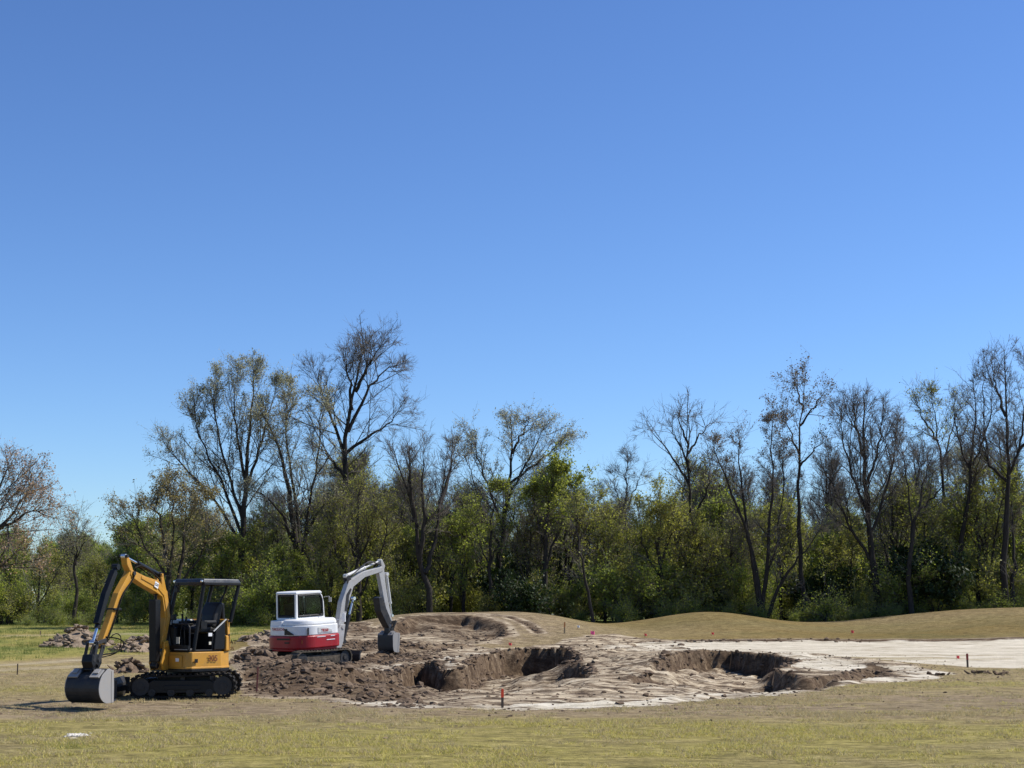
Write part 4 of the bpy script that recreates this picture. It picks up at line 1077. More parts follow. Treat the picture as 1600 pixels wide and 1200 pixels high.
def arc(cx, cy, r, a0, a1, n):
    return [(cx + r * cos(R(a0 + (a1 - a0) * i / n)), cy + r * sin(R(a0 + (a1 - a0) * i / n))) for i in range(n + 1)]
def ring_path(x0, x1, zr0, zr1, r0, r1, sag=0):
    """loop round two wheels: points with outward normals"""
    pts = []
    for i in range(13):
        a = R(90 + 180 * i / 12); pts.append((x0 + r0 * cos(a), zr0 + r0 * sin(a)))
    for i in range(1, 10):
        pts.append((x0 + (x1 - x0) * i / 10, (zr0 - r0) * (1 - i / 10) + (zr1 - r1) * i / 10))
    for i in range(13):
        a = R(-90 + 180 * i / 12); pts.append((x1 + r1 * cos(a), zr1 + r1 * sin(a)))
    for i in range(1, 10):
        t = i / 10
        pts.append((x1 + (x0 - x1) * t, (zr1 + r1) * (1 - t) + (zr0 + r0) * t - sag * sin(pi * t)))
    return pts
def track_unit(root, Mx, yc, w, L, h, frame_mat, side, pitch_n=44, rubber='rubber'):
    r1 = h * .46; r0 = h * .5
    x0, x1 = -L / 2 + r0, L / 2 - r1
    pts = ring_path(x0, x1, r0, r1, r0, r1, .015)
    th = .035
    mb = MB(Mx)
    n = len(pts)
    cx = 0
    outer = pts
    inner = []
    for i in range(n):
        a = Vector(pts[i - 1]); b = Vector(pts[(i + 1) % n]); t = (b - a).normalized(); nn = Vector((t.y, -t.x))
        p = Vector(pts[i]); q = p - nn * th
        if (q - Vector((0, h / 2))).length > (p - Vector((0, h / 2))).length: q = p + nn * th
        inner.append(tuple(q))
    vs = []
    for y in (yc - w / 2, yc + w / 2):
        vs += [(p[0], y, p[1]) for p in outer] + [(p[0], y, p[1]) for p in inner]
    f = []
    for i in range(n):
        j = (i + 1) % n
        f += [(i, j, 2 * n + j, 2 * n + i), (n + j, n + i, 3 * n + i, 3 * n + j), (j, i, n + i, n + j), (2 * n + i, 2 * n + j, 3 * n + j, 3 * n + i)]
    mb.add(vs, f)
    # tread lugs
    P = [Vector(p) for p in pts] + [Vector(pts[0])]
    cum = [0]
    for a, b in zip(P[:-1], P[1:]): cum.append(cum[-1] + (b - a).length)
    for k in range(pitch_n):
        s = cum[-1] * k / pitch_n
        i = max(j for j in range(len(cum)) if cum[j] <= s)
        i = min(i, len(P) - 2)
        p = P[i] + (P[i + 1] - P[i]) * ((s - cum[i]) / max(cum[i + 1] - cum[i], 1e-6))
        t = (P[i + 1] - P[i]).normalized(); nn = Vector((t.y, -t.x))
        if nn.dot(p - Vector((0, h / 2))) < 0: nn = -nn
        c = p + nn * .012
        ang = math.atan2(t.y, t.x)
        m = Matrix.Translation((c.x, yc, c.y)) @ Matrix.Rotation(-ang, 4, 'Y')
        mb.box((0, 0, 0), (cum[-1] / pitch_n * .5, w * .96, .035), M=m)
    tr = mb.build('track', M_[rubber], root)
    yo = yc + side * (w / 2 - .02)
    fr = MB(Mx)
    fr.prism([(x0 + .05, .10), (x1 - .05, .10), (x1 - .02, h * .42), (x1 - .25, h * .72), (x0 + .28, h * .72), (x0 + .05, h * .5)], yc - w * .32, yc + w * .32)
    fr.box((0, yc + side * w * .33, h * .42), (L * .34, .03, .10))
    fr.build('track_frame', M_[frame_mat], tr, .01)
    def wheel(x, z, r, nm, holes=6):
        q = MB(Mx)
        q.cyl((x, yc - w * .36, z), (x, yc + w * .36, z), r, 24)
        q.cyl((x, yc + side * w * .36, z), (x, yc + side * w * .42, z), r * .45, 16)
        for a in range(holes):
            q.cyl((x + r * .3 * cos(a * 2 * pi / holes), yc + side * w * .42, z + r * .3 * sin(a * 2 * pi / holes)), (x + r * .3 * cos(a * 2 * pi / holes), yc + side * w * .45, z + r * .3 * sin(a * 2 * pi / holes)), .014, 6)
        if nm == 'drive_sprocket':
            for a in range(16):
                m = Matrix.Translation((x, yc, z)) @ Matrix.Rotation(a * 2 * pi / 16, 4, 'Y') @ Matrix.Translation((r + .01, 0, 0))
                q.box((0, 0, 0), (.04, w * .5, .035), M=m)
        q.build(nm, M_['darksteel'], tr)
    wheel(x0, r0, r0 * .78, 'drive_sprocket')
    wheel(x1, r1, r1 * .80, 'idler_wheel')
    for k in range(4):
        wheel(x0 + .28 + (x1 - x0 - .52) * k / 3, .105, .075, 'track_roller', 4)
    q = MB(Mx); q.cyl((0, yc - w * .2, h * .8), (0, yc + w * .2, h * .8), .05, 12); q.build('carrier_roller', M_['darksteel'], tr)
    return tr
def cylinder(root, Mx, a, b, y, rb, rrod, frac, mat='black', rod='chrome'):
    A = Vector((a[0], y, a[1])); B = Vector((b[0], y, b[1])); m = A + (B - A) * frac
    q = MB(Mx)
    q.cyl(A, m, rb, 14); q.cyl(m - (B - A).normalized() * .04, m + (B - A).normalized() * .02, rb * 1.15, 14)
    q.cyl((a[0], y - rb * 1.3, a[1]), (a[0], y + rb * 1.3, a[1]), rb * 1.2, 12)
    c = q.build('hydraulic_cylinder', M_[mat], root)
    q = MB(Mx); q.cyl(m, B, rrod, 12); q.cyl((b[0], y - rb, b[1]), (b[0], y + rb, b[1]), rb * .9, 12)
    q.build('piston_rod', M_[rod], c)
    return c
class Hoses:
    def __init__(s, M, parent, mat): s.M, s.p, s.m = M, parent, mat
def hose(q, pts, r=.013):
    if isinstance(q, Hoses):
        h = MB(q.M)
        hose(h, pts, r)
        h.build('hydraulic_hose', M_[q.m], q.p)
        return
    P = resample(np.array(pts), 14)
    q.tube([tuple(p) for p in P], r, 6)
def bucket(root, Mx, c, s, wd, ang, mats, name='bucket', flip=1, sq=1, flat=False):
    """digging bucket: c pivot (r,z), profile turned by ang, wd wide"""
    prof = [(-.20, .02), (-.03, .10), (.10, .06), (.26, -.02), (.37, -.16), (.41, -.33), (.36, -.50), (.24, -.62), (.08, -.68), (-.12, -.69)]
    inn = [(-.12, -.665), (.07, -.655), (.22, -.60), (.335, -.49), (.383, -.33), (.345, -.17), (.25, -.045), (.10, .03), (-.02, .07), (-.19, -.005)]
    if flat:
        prof = [(-.20, .02), (.0, .05), (.22, .03), (.31, -.06), (.31, -.30), (.28, -.55), (.17, -.68), (-.10, -.70)]
        inn = [(-.10, -.675), (.155, -.655), (.255, -.54), (.285, -.30), (.285, -.07), (.20, .0), (.0, .02), (-.19, -.005)]
    prof = [tuple(p) for p in resample(np.array(prof), 22)]; inn = [tuple(p) for p in resample(np.array(inn), 22)]
    ca, sa = cos(ang), sin(ang)
    def T(p): 
        x, z = p[0] * s * flip * sq, p[1] * s
        return (c[0] + x * ca - z * sa, c[1] + x * sa + z * ca)
    q = MB(Mx)
    # shell as strip of quads (inner and outer)
    o = [T(p) for p in prof]; i_ = [T(p) for p in inn[::-1]]
    for k in range(len(o) - 1):
        q.prism([o[k], o[k + 1], i_[k + 1], i_[k]], -wd / 2, wd / 2)
    q.prism([T((-.12, -.69)), T((-.12, -.665)), T((-.27, -.655)), T((-.27, -.67))], -wd / 2 - .01, wd / 2 + .01)
    b = q.build(name, M_[mats[0]], root)
    for y in (-wd / 2, wd / 2):
        q = MB(Mx)
        q.prism([T(p) for p in prof] + [T((-.16, -.35))], y - .011, y + .011)
        q.prism([T((-.20, .03)), T((-.11, .03)), T((-.07, -.35)), T((-.05, -.69)), T((-.14, -.70)), T((-.18, -.35))], y - .019, y + .019)
        sp = q.build('side_plate', M_[mats[1]], b, .004)  # paler steel than the shell: sunlight on the end plates put into colour
    q = MB(Mx)
    for y in (-.10, .10):
        q.prism([T((-.10, .06)), T((-.06, .22)), T((.03, .25)), T((.10, .19)), T((.22, .03)), T((.12, .02))], y - .015, y + .015)
    q.cyl((T((-.02, .18))[0], -.14, T((-.02, .18))[1]), (T((-.02, .18))[0], .14, T((-.02, .18))[1]), .03, 12)
    q.cyl((T((.12, .10))[0], -.14, T((.12, .10))[1]), (T((.12, .10))[0], .14, T((.12, .10))[1]), .03, 12)
    q.build('hanger_ears', M_[mats[2]], b)
    for ya, yb2 in ((wd * .18, wd / 2 - .03), (-wd / 2 + .03, -wd * .18)):
        q = MB(Mx)
        q.prism([T((.08, .075)), T((.10, .10)), T((.34, -.03)), T((.32, -.06))], ya, yb2)
        q.prism([T((.12, .10)), T((.13, .12)), T((.26, .05)), T((.25, .03))], ya + .05, yb2 - .05)
        q.build('wear_plate', M_[mats[1]], b, .004)
    return b

# ---- yellow machine
YC = np.array([-6.97, 33.5])
YZ = gz_at(*YC) + .02
YT = R(180 + 5)
yroot = empty('mini_excavator', (YC[0], YC[1], YZ), (0, 0, YT), label='yellow mini excavator with black open canopy, its grey bucket resting on the grass', cat='excavator')
INV = (Matrix.Translation((YC[0], YC[1], YZ)) @ Matrix.Rotation(YT, 4, 'Z')).inverted()
FT = Matrix.Identity(4)
yh = math.atan2(-cos(R(38)), -sin(R(38)))
FH = INV @ frame((YC[0], YC[1], YZ), yh)
for sd in (1, -1):
    track_unit(yroot, FT, sd * .68, .34, 2.18, .50, 'black', sd)
q = MB(FT); q.box((0, 0, .33), (1.1, 1.1, .22)); q.box((.55, 0, .32), (.5, .7, .14)); q.build('undercarriage', M_['black'], yroot, .02)
q = MB(FT)
for y in (-.38, .38):
    q = MB(FT); q.prism([(.7, .36), (1.45, .20), (1.45, .10), (.7, .22)], y - .04, y + .04)
    q.build('blade_arm', M_['black'], yroot)
q = MB(FT)
q.prism([(1.42, -.02), (1.50, -.02), (1.46, .12), (1.47, .26), (1.53, .38), (1.46, .40), (1.41, .26), (1.40, .12)], -.86, .86)
for y in (-.845, .845): q.box((1.40, y, .19), (.14, .02, .36))
q.build('dozer_blade', M_['darksteel'], yroot)
q = MB(FH); q.cyl((0, 0, .44), (0, 0, .54), .42, 28); q.build('swing_bearing', M_['black'], yroot)
foot = [(.62, .66), (.52, .76), (-.25, .80), (-.60, .66), (-.84, .36), (-.90, 0), (-.84, -.36), (-.60, -.66), (-.25, -.80), (.25, -.78), (.50, -.62), (.62, -.40)]
q = MB(FH); q.prism(foot, .53, .60, 'z'); body = q.build('house_floor', M_['black'], yroot, .01)
def inset(poly, s): return [(p[0] * s, p[1] * s) for p in poly]
q = MB(FH); q.prism(inset(foot, .985), .60, .94, 'z', .985); q.prism(inset(foot, 1.0), .585, .635, 'z')
yb_ = q.build('body_panel', M_['yellow'], yroot, .015)
q = MB(FH)
q.box((.624, .36, .75), (.012, .40, .24)); q.build('access_door', M_['yellow'], yb_, .004)
q = MB(FH); q.box((.633, .42, .78), (.008, .10, .07)); q.build('sticker', M_['decalwhite'], yb_)
q = MB(FH); q.box((.42, .775, .76), (.08, .012, .08)); q.build('inspection_hole', M_['black'], yb_)
text('model_number', '305', .17, M_['decalbrown'], yb_, FH @ Matrix.Translation((-.02, .790, .80)) @ Matrix.Rotation(R(180 - 3.2), 4, 'Z') @ Matrix.Rotation(R(90), 4, 'X'))
# rear quarter: counterweight and engine cover rising behind the seat
q = MB(FH)
rear = [(-.55, .70), (-.62, .66), (-.86, .37), (-.92, 0), (-.86, -.37), (-.62, -.66), (-.55, -.70)]
q.prism([(-.41, .765), (-.60, .67), (-.87, .37), (-.93, 0), (-.87, -.37), (-.60, -.67), (-.41, -.765)], .945, 1.28, 'z', .985)
q.prism([(-.47, .74), (-.60, .655), (-.855, .36), (-.915, 0), (-.855, -.36), (-.60, -.655), (-.47, -.74)], 1.281, 1.62, 'z', .94)
cwt = q.build('engine_cover', M_['yellow'], yroot, .03, 3)
text('logo', 'CAT', .12, M_['black'], cwt, FH @ Matrix.Translation((-.757, .524, 1.12)) @ Matrix.Rotation(R(180 - 49), 4, 'Z') @ Matrix.Rotation(R(90), 4, 'X'))
text('model_number', '305', .10, M_['decalbrown'], cwt, FH @ Matrix.Translation((-.752, .52, .985)) @ Matrix.Rotation(R(180 - 49), 4, 'Z') @ Matrix.Rotation(R(90), 4, 'X'))
q = MB(FH); q.prism([(.56, -.30), (.56, -.42), (.44, -.62), (.2, -.74), (-.25, -.77), (-.5, -.70), (-.5, -.30)], .94, 1.50, 'z', .96)
q.build('side_cover', M_['black'], yroot, .04, 3)
q = MB(FH); q.prism([(.54, -.28), (.54, -.42), (.42, -.60), (.2, -.72), (-.25, -.75), (-.48, -.68), (-.48, -.28)], 1.50, 1.62, 'z', .90)
q.build('tank_cover', M_['cream'], yroot, .04, 3)  # cream colour holds the bright sun glare on this top cover
# operator station
q = MB(FH)
q.box((.10, .22, .965), (.90, .96, .05))
q.box((.47, -.10, 1.20), (.10, .50, .5)); q.prism([(.45, .98), (.54, .98), (.50, 1.50), (.44, 1.50)], -.30, .10)
q.box((-.32, .22, 1.14), (.50, .95, .34))
q.prism([(-.40, .98), (-.10, .98), (-.14, 1.36), (-.40, 1.58)], .60, .73)
q.prism([(-.60, .98), (.02, .98), (-.02, 1.40), (-.42, 1.52), (-.60, 1.6)], -.28, -.18)
op = q.build('operator_station', M_['black'], yroot, .015)
q = MB(FH)
q.prism([(.54, .99), (.60, .99), (.60, 1.08), (.54, 1.08)], .05, .72)
q.tube([(.55, .70, 1.0), (.56, .70, 1.45), (.54, .62, 1.52), (.54, .14, 1.52)], .018, 8)
q.build('front_rail', M_['black'], op)
seatq = MB(FH)
def rbox(q, c, d, M=None): q.box(c, d, M)
seatq.prism([(-.34, 1.34), (.14, 1.34), (.17, 1.40), (.14, 1.47), (-.34, 1.45)], .06, .52)
st_ = seatq.build('seat', M_['seat'], yroot, .035, 3)
q = MB(FH); q.prism([(-.28, 1.42), (-.20, 1.46), (-.25, 1.70), (-.34, 1.90), (-.42, 1.99), (-.50, 1.97), (-.47, 1.75), (-.42, 1.5)], .05, .53, 'y'); q.build('backrest', M_['seat'], st_, .045, 3)
q = MB(FH); q.prism([(-.56, 1.52), (-.50, 1.98), (-.60, 1.96), (-.64, 1.6)], .08, .46); q.build('seat_shell', M_['black'], st_, .03)
for y in (.58, -.02):
    q = MB(FH); q.box((-.08, y, 1.56), (.34, .08, .07)); q.build('armrest', M_['seat'], st_, .02)
    q = MB(FH); q.box((.12, y, 1.50), (.16, .13, .16)); q.tube([(.13, y, 1.55), (.16, y, 1.66), (.16, y, 1.74)], [.02, .014, .03], 8); q.build('joystick', M_['black'], op)
q = MB(FH)
for y in (.22, .34):
    q.tube([(.36, y, 1.0), (.40, y, 1.35), (.36, y, 1.58)], .012, 6); q.cyl((.36, y, 1.58), (.355, y, 1.68), .022, 8)
q.build('travel_lever', M_['black'], op)
q = MB(FH); q.tube([(.40, -.06, 1.5), (.40, -.06, 1.62)], .015, 6); q.box((.38, -.06, 1.66), (.05, .18, .12)); q.build('monitor', M_['black'], op, .01)
for p, d in (((.53, .30, 1.18), (.01, .10, .14)), ((.02, .731, 1.30), (.10, .01, .07)), ((.02, .731, 1.12), (.06, .01, .06))):
    q = MB(FH); q.box(p, d); q.build('sticker', M_['decalwhite'] if p[2] > 1.2 else M_['cream'], op)
q = MB(FH); q.prism([(.42, 1.0), (.62, .985), (.62, 1.0), (.42, 1.015)], .30, .70); q.build('step_plate', M_['steel'], op)
q = MB(FH); q.prism([(-.42, 1.612), (-.08, 1.36), (-.07, 1.375), (-.41, 1.63)], .715, .742); q.build('side_trim', M_['palegrey'], op)
# canopy
q = MB(FH)
cz = 2.40
top = [(.30, .78), (.30, -.16), (-.78, -.16), (-.78, .78)]
posts = [((.43, .70, .98), (.235, .74, cz)), ((.43, -.17, 1.45), (.235, -.12, cz)), ((-.56, .70, 1.55), (-.745, .745, cz)), ((-.56, -.17, 1.55), (-.745, -.12, cz))]
cano = MB(FH)
cano.prism([(.33, .74), (.29, .80), (-.74, .80), (-.80, .74), (-.80, -.12), (-.74, -.18), (.29, -.18), (.33, -.12)], cz - .01, cz + .075, 'z', .93)
cn = cano.build('canopy_roof', paint('roof_paint', (.03, .034, .04), .28, .3, (.12, .12, .12)), yroot, .02, 3)
q = MB(FH)
q.box((-.23, .78, cz - .03), (1.02, .05, .06)); q.box((-.23, -.15, cz - .03), (1.02, .05, .06)); q.box((.28, .31, cz - .03), (.05, .88, .06)); q.box((-.76, .31, cz - .03), (.05, .88, .06))
q.build('roof_frame', M_['black'], cn, .01)
for a, b in posts:
    q = MB(FH); q.tube([a, b], .042, 10); q.build('canopy_post', M_['black'], yroot)
q = MB(FH); q.tube([(-.60, .30, 1.95), (-.70, .35, 2.2), (-.74, .38, cz)], .025, 8); q.build('roof_brace', M_['black'], cn)
q = MB(FH); q.box((.33, -.02, cz - .16), (.07, .11, .11)); q.box((.31, -.02, cz - .07), (.02, .02, .1)); q.build('work_lamp', M_['black'], cn, .015)
q = MB(FH); q.tube([(.30 + .04 * cos(a * pi / 6), .46, cz - .12 + .045 * sin(a * pi / 6)) for a in range(13)], .008, 6, cap=False); q.build('rope_hook', M_['black'], cn)
for p in ((.30, .74, cz + .02), (.31, -.12, cz + .02)):
    q = MB(FH); q.box(p, (.06, .05, .05)); q.build('marker_lamp', M_['chrome'], cn, .012)
# boom plane
YR = np.array([YC[0] + cos(yh) * .74, YC[1] + sin(yh) * .74])
thb = R(19)
dv = (-sin(thb), -cos(thb))
FB = INV @ frame((YR[0], YR[1], YZ), math.atan2(dv[1], dv[0]))
pk = plane_pick(YR, dv, YZ)
yb0 = math.atan2(dv[1], dv[0])
q = MB(FB)
q.prism([(-.18, .58), (.10, .56), (.20, .72), (.12, .95), (.10, 1.16), (-.04, 1.18), (-.12, .98), (-.20, .80)], -.16, -.11)
q.prism([(-.18, .58), (.10, .56), (.20, .72), (.12, .95), (.10, 1.16), (-.04, 1.18), (-.12, .98), (-.20, .80)], .11, .16)
q.box((-.08, 0, .66), (.24, .26, .18)); q.cyl((-.20, 0, .56), (-.20, 0, .84), .10, 16)
q.cyl((.03, -.18, 1.08), (.03, .18, 1.08), .05, 14)
q.build('swing_bracket', M_['yellow'], yroot, .012)
F0 = (.03, 1.08)
K0, K1, K2 = pk(257, 965), pk(252, 929), pk(241, 915)
T0 = pk(203, 896)
bm = MB(FB)
bm.prism(beam([(.02, 1.02), F0, K0, K1, K2, pk(222, 906), T0, pk(199, 894)], [.05, .08, .10, (.13, .10), (.11, .15), (.07, .13), (.06, .09), .05]), -.085, .085)
boom = bm.build('boom', M_['yellow'], yroot, .012)
q = MB(FB)
q.prism(beam([(.03, 1.30), K0, K1, K2, pk(215, 902)], [.03, .045, .055, .05, .03]), .083, .10)
q.prism(beam([(.03, 1.30), K0, K1, K2, pk(215, 902)], [.03, .045, .055, .05, .03]), -.10, -.083)
q.build('boom_rib', M_['yellow'], boom, .008)
KT = pk(248, 898)
q = MB(FB)
for y in (-.07, .07): q.prism(beam([K1, KT], [.09, .04]), y - .018, y + .018)
q.cyl((KT[0], -.1, KT[1]), (KT[0], .1, KT[1]), .03, 10)
q.build('cylinder_ear', M_['yellow'], boom, .006)
lg = K2
ang_b = math.atan2(T0[1] - K1[1], T0[0] - K1[0])
LP = pk(238, 914)
lm = FB @ Matrix.Translation((LP[0], .104, LP[1])) @ Matrix.Rotation(-ang_b, 4, 'Y')
q = MB(lm); q.box((0, 0, 0), (.15, .006, .12)); q.build('logo_plate', M_['decalwhite'], boom)
text('logo', 'CAT', .07, M_['black'], boom, FB @ Matrix.Translation((LP[0], .11, LP[1])) @ Matrix.Rotation(-ang_b, 4, 'Y') @ Matrix.Rotation(R(180), 4, 'Z') @ Matrix.Rotation(R(90), 4, 'X'))
# arm cylinder
ST = pk(193.5, 869)
cylinder(yroot, FB, (KT[0], KT[1]), (ST[0], ST[1]), 0, .050, .026, .62)
hq = Hoses(FB, yroot, 'rubber')
hose(hq, [(K1[0], .05, K1[1] + .22), (K2[0] + .2, .06, K2[1] + .28), (T0[0] - .35, .05, T0[1] + .16), (T0[0] - .1, .05, T0[1] + .12)])
hose(hq, [(K1[0], -.03, K1[1] + .2), (K2[0] + .2, -.03, K2[1] + .24), (T0[0] - .35, -.04, T0[1] + .14), (T0[0] - .1, -.04, T0[1] + .16)])
hose(hq, [(-.12, .07, 1.0), (-.20, .07, 1.4), (-.22, .07, 1.9), (K1[0] - .15, .07, K1[1] + .05)], .016)
hose(hq, [(-.12, -.05, 1.0), (-.22, -.05, 1.35), (-.24, -.05, 1.9), (K1[0] - .15, -.05, K1[1] + .08)], .016)
# stick
S1, S2, S3 = pk(183, 930), pk(168, 975), pk(158, 1003)
sk = MB(FB)
sk.prism(beam([pk(194, 867), pk(197, 880), T0, S1, S2, S3, pk(154, 1012)], [.035, (.07, .07), (.105, .08), .07, .062, .06, .05]), -.07, .07)
stick = sk.build('stick', M_['yellow'], yroot, .012)
for pp_, hw_, rr_ in ((T0, .12, .045), (ST, .10, .035), (S3, .11, .04)):
    q = MB(FB); q.cyl((pp_[0], -hw_, pp_[1]), (pp_[0], hw_, pp_[1]), rr_, 14); q.build('pivot_pin', M_['darksteel'], stick)
q = MB(FB); q.box((pk(178, 952)[0], 0, pk(178, 952)[1]), (.26, .20, .05)); q.build('hose_clamp', M_['black'], stick, .01)
hz_ = Hoses(FB, stick, 'rubber')
for yy in (.092, .112, -.092): hose(hz_, [(T0[0] - .05, yy, T0[1] + .10), (T0[0] + .04, yy, T0[1] - .12), (S1[0] - .04, yy, S1[1]), (S2[0] - .05, yy, S2[1]), (S3[0] - .04, yy, S3[1] + .02)], .010)
B0 = pk(182, 884); B1 = pk(147.5, 1004)
ofs = .17
def sh(p, d): 
    return (p[0] + d, p[1])
c1 = cylinder(yroot, FB, sh(pk(186, 886), ofs * .7), sh(pk(151, 1004), ofs * .8), 0, .052, .028, .80)
q = MB(FB); q.prism(beam([sh(pk(185, 893), ofs * .9), sh(pk(172, 930), ofs * 1.05), sh(pk(159, 975), ofs)], [.06, .07, .05]), -.06, .06); q.build('cylinder_guard', M_['black'], c1, .01)
BP = pk(146, 1032)
PV = pk(154, 1010)
q = MB(FB)
for y in (-.11, .11):
    q.prism(beam([PV, (BP[0] - .02, BP[1])], [.05, .05]), y - .015, y + .015)
    q.prism(beam([sh(pk(151, 1004), ofs * .8), (BP[0] + .15, BP[1] - .02)], [.04, .04]), y - .015, y + .015)
q.prism(beam([pk(158, 1000), sh(pk(151, 1004), ofs * .8)], [.04, .035]), -.13, -.105); q.prism(beam([pk(158, 1000), sh(pk(151, 1004), ofs * .8)], [.04, .035]), .105, .13)
for p in (PV, BP, sh(pk(151, 1004), ofs * .8)): q.cyl((p[0], -.14, p[1]), (p[0], .14, p[1]), .03, 12)
q.build('bucket_link', M_['darksteel'], yroot, .006)
q = MB(FB)
q.prism([(BP[0] - .10, BP[1] + .12), (BP[0] + .20, BP[1] + .12), (BP[0] + .24, BP[1] - .02), (BP[0] + .16, BP[1] - .17), (BP[0] - .02, BP[1] - .17), (BP[0] - .12, BP[1] - .05)], -.12, .12)
q.cyl((BP[0] + .05, -.17, BP[1] - .10), (BP[0] + .05, .17, BP[1] - .10), .035, 12)
q.build('quick_coupler', M_['black'], yroot, .015)
BZ = .60
bucket(yroot, FB, (BP[0] + .05, BZ), .85, .76, R(-8), ('darksteel', 'steel', 'black'))
e = pk(160, 1003)
hose(hq, [(e[0], .10, e[1]), (e[0] - .12, .20, e[1] + .16), (e[0] - .30, .22, e[1] + .10), (e[0] - .32, .20, e[1] - .12), (e[0] - .18, .16, e[1] - .24), (BP[0] - .02, .10, BP[1] + .05)], .011)
hose(hq, [(e[0] + .12, -.12, e[1]), (e[0] + .10, -.26, e[1] - .04), (e[0] + .12, -.30, e[1] - .22), (e[0] + .1, -.22, e[1] - .36), (BP[0] + .05, -.12, BP[1] - .05)], .014)
hose(hq, [(e[0], .06, e[1] + .1), (e[0] - .20, .24, e[1] + .06), (e[0] - .36, .26, e[1] - .04), (e[0] - .22, .20, e[1] - .2), (BP[0], .08, BP[1] + .1)], .014)
# boom cylinder in front of the foot
c2 = cylinder(yroot, FB, (.22, .66), (pk(245, 926)[0] + .04, pk(245, 926)[1]), 0, .055, .03, .75, 'black', 'black')
q = MB(FB); q.prism([(.14, .74), (.30, .74), (pk(240, 937)[0] + .06, pk(240, 937)[1]), (pk(246, 937)[0], pk(246, 937)[1])], -.085, .085); q.build('cylinder_guard', M_['black'], c2, .015)

# ---- white and red machine
WC = np.array([(481 - 800) / FPX * 53.8, 53.8])
WZ = -.12
wy = R(52)
wroot = empty('mini_excavator', (WC[0], WC[1], WZ), (0, R(-3.5), 0), label='white and red cabbed excavator with pale grey arm, sunk in churned soil', cat='excavator')
wroot.rotation_euler = (Matrix.Rotation(wy, 3, 'Z') @ Matrix.Rotation(R(-3.0), 3, 'Y')).to_euler()
WI = (Matrix.Translation((WC[0], WC[1], WZ)) @ wroot.rotation_euler.to_matrix().to_4x4()).inverted()
I4 = Matrix.Identity(4)
for sd in (1, -1): track_unit(wroot, I4, sd * .80, .40, 2.65, .62, 'dusty', sd, rubber='dusty')
q = MB(); q.box((0, 0, .42), (1.3, 1.3, .28)); q.cyl((0, 0, .55), (0, 0, .68), .5, 28); q.build('undercarriage', M_['black'], wroot, .02)
q = MB()
for y in (-.4, .4):
    q = MB(); q.prism([(.8, .45), (1.7, .26), (1.7, .14), (.8, .3)], y - .05, y + .05)
    q.build('blade_arm', M_['black'], wroot)
q = MB(); q.prism([(1.70, -.02), (1.79, -.02), (1.74, .16), (1.75, .32), (1.82, .44), (1.75, .46), (1.69, .32), (1.68, .16)], -1.0, 1.0); q.build('dozer_blade', M_['darksteel'], wroot)
def rr(x0, x1, y0, y1, rads, n=5):
    n = n * 2
    """rounded rectangle; rads = (x1y1, x0y1, x0y0, x1y0)"""
    o = []
    for (cx, cy, a, r) in ((x1, y1, 0, rads[0]), (x0, y1, 90, rads[1]), (x0, y0, 180, rads[2]), (x1, y0, 270, rads[3])):
        sx = -1 if cx == x1 else 1; sy = -1 if cy == y1 else 1
        o += arc(cx + sx * r, cy + sy * r, r, a, a + 90, n)
    return o
red = rr(-1.12, .92, -.99, .99, (.15, .75, .75, .35), 7)
q = MB(); q.prism(red, .68, 1.12, 'z'); 
rb = q.build('counterweight', M_['red'], wroot, .05, 4)
q = MB(); q.prism(inset(red, .93), .60, .69, 'z'); q.build('belly_plate', M_['red'], rb, .03, 3)
whp = rr(-1.06, .88, -.965, .965, (.15, .70, .70, .35), 7)
q = MB(); q.prism(whp, 1.125, 1.46, 'z')
hd = q.build('hood', M_['white'], wroot, .03, 3)
q = MB(); q.prism([(p[0], p[1]) for p in rr(-1.02, .84, -.945, .28, (.1, .45, .66, .30), 7)], 1.455, 1.66, 'z', .93); q.build('hood_top', M_['white'], hd, .07, 4)
q = MB(); q.prism([(p[0], p[1]) for p in rr(-1.03, -.42, .05, .93, (.03, .60, .1, .03), 6)], 1.465, 1.62, 'z', .95); q.build('rear_cover', M_['white'], hd, .03, 3)
# grilles, door lines, decals on the rear and right flank
q = MB(); q.prism([(-.62, 1.16), (-.16, 1.16), (-.16, 1.34), (-.22, 1.36)], -1.075, -1.052, 'x'); gq = q.build('vent_panel', M_['black'], hd)
q = MB(Matrix.Translation((-.66, -.90, 0)) @ Matrix.Rotation(R(28), 4, 'Z'))
q.box((-.0, -.0, 1.27), (.16, .03, .24)); q.build('side_vent', M_['black'], hd, .02)
q = MB(); q.prism([(-.28, 1.19), (.40, 1.19), (.38, 1.27), (.12, 1.36), (-.28, 1.38)], -.98, -.966); dp = q.build('decal_panel', M_['palegrey'], hd, .004)
text('model_number', 'TB260', .13, M_['decalred'], dp, Matrix.Translation((.03, -.986, 1.265)) @ Matrix.Rotation(R(90), 4, 'X'))
text('brand_lettering', 'TAKEUCHI', .125, M_['decalred'], hd, Matrix.Translation((-1.064, .16, 1.345)) @ Matrix.Rotation(R(-90), 4, 'Z') @ Matrix.Rotation(R(90), 4, 'X'))
q = MB(); q.box((-1.062, -.21, 1.345), (.006, .16, .04)); q.build('stripe', M_['black'], hd)
q = MB(); q.box((-1.123, -.15, 1.02), (.012, .62, .06)); q.box((-1.123, -.32, .90), (.012, .22, .05)); q.build('vent_slot', M_['black'], rb)
q = MB(Matrix.Translation((-.86, -.735, 0)) @ Matrix.Rotation(R(45), 4, 'Z')); q.box((-.035, -.035, .93), (.13, .012, .11)); q.build('sticker', M_['yellow'], rb)
q = MB()
for z, x0, x1 in ((1.06, -.35, .05), (1.06, .3, .5), (.94, .1, .5)): q.box(((x0 + x1) / 2, -.995, z), (x1 - x0, .012, .022))
q.build('warning_stripe', M_['decalwhite'], rb)
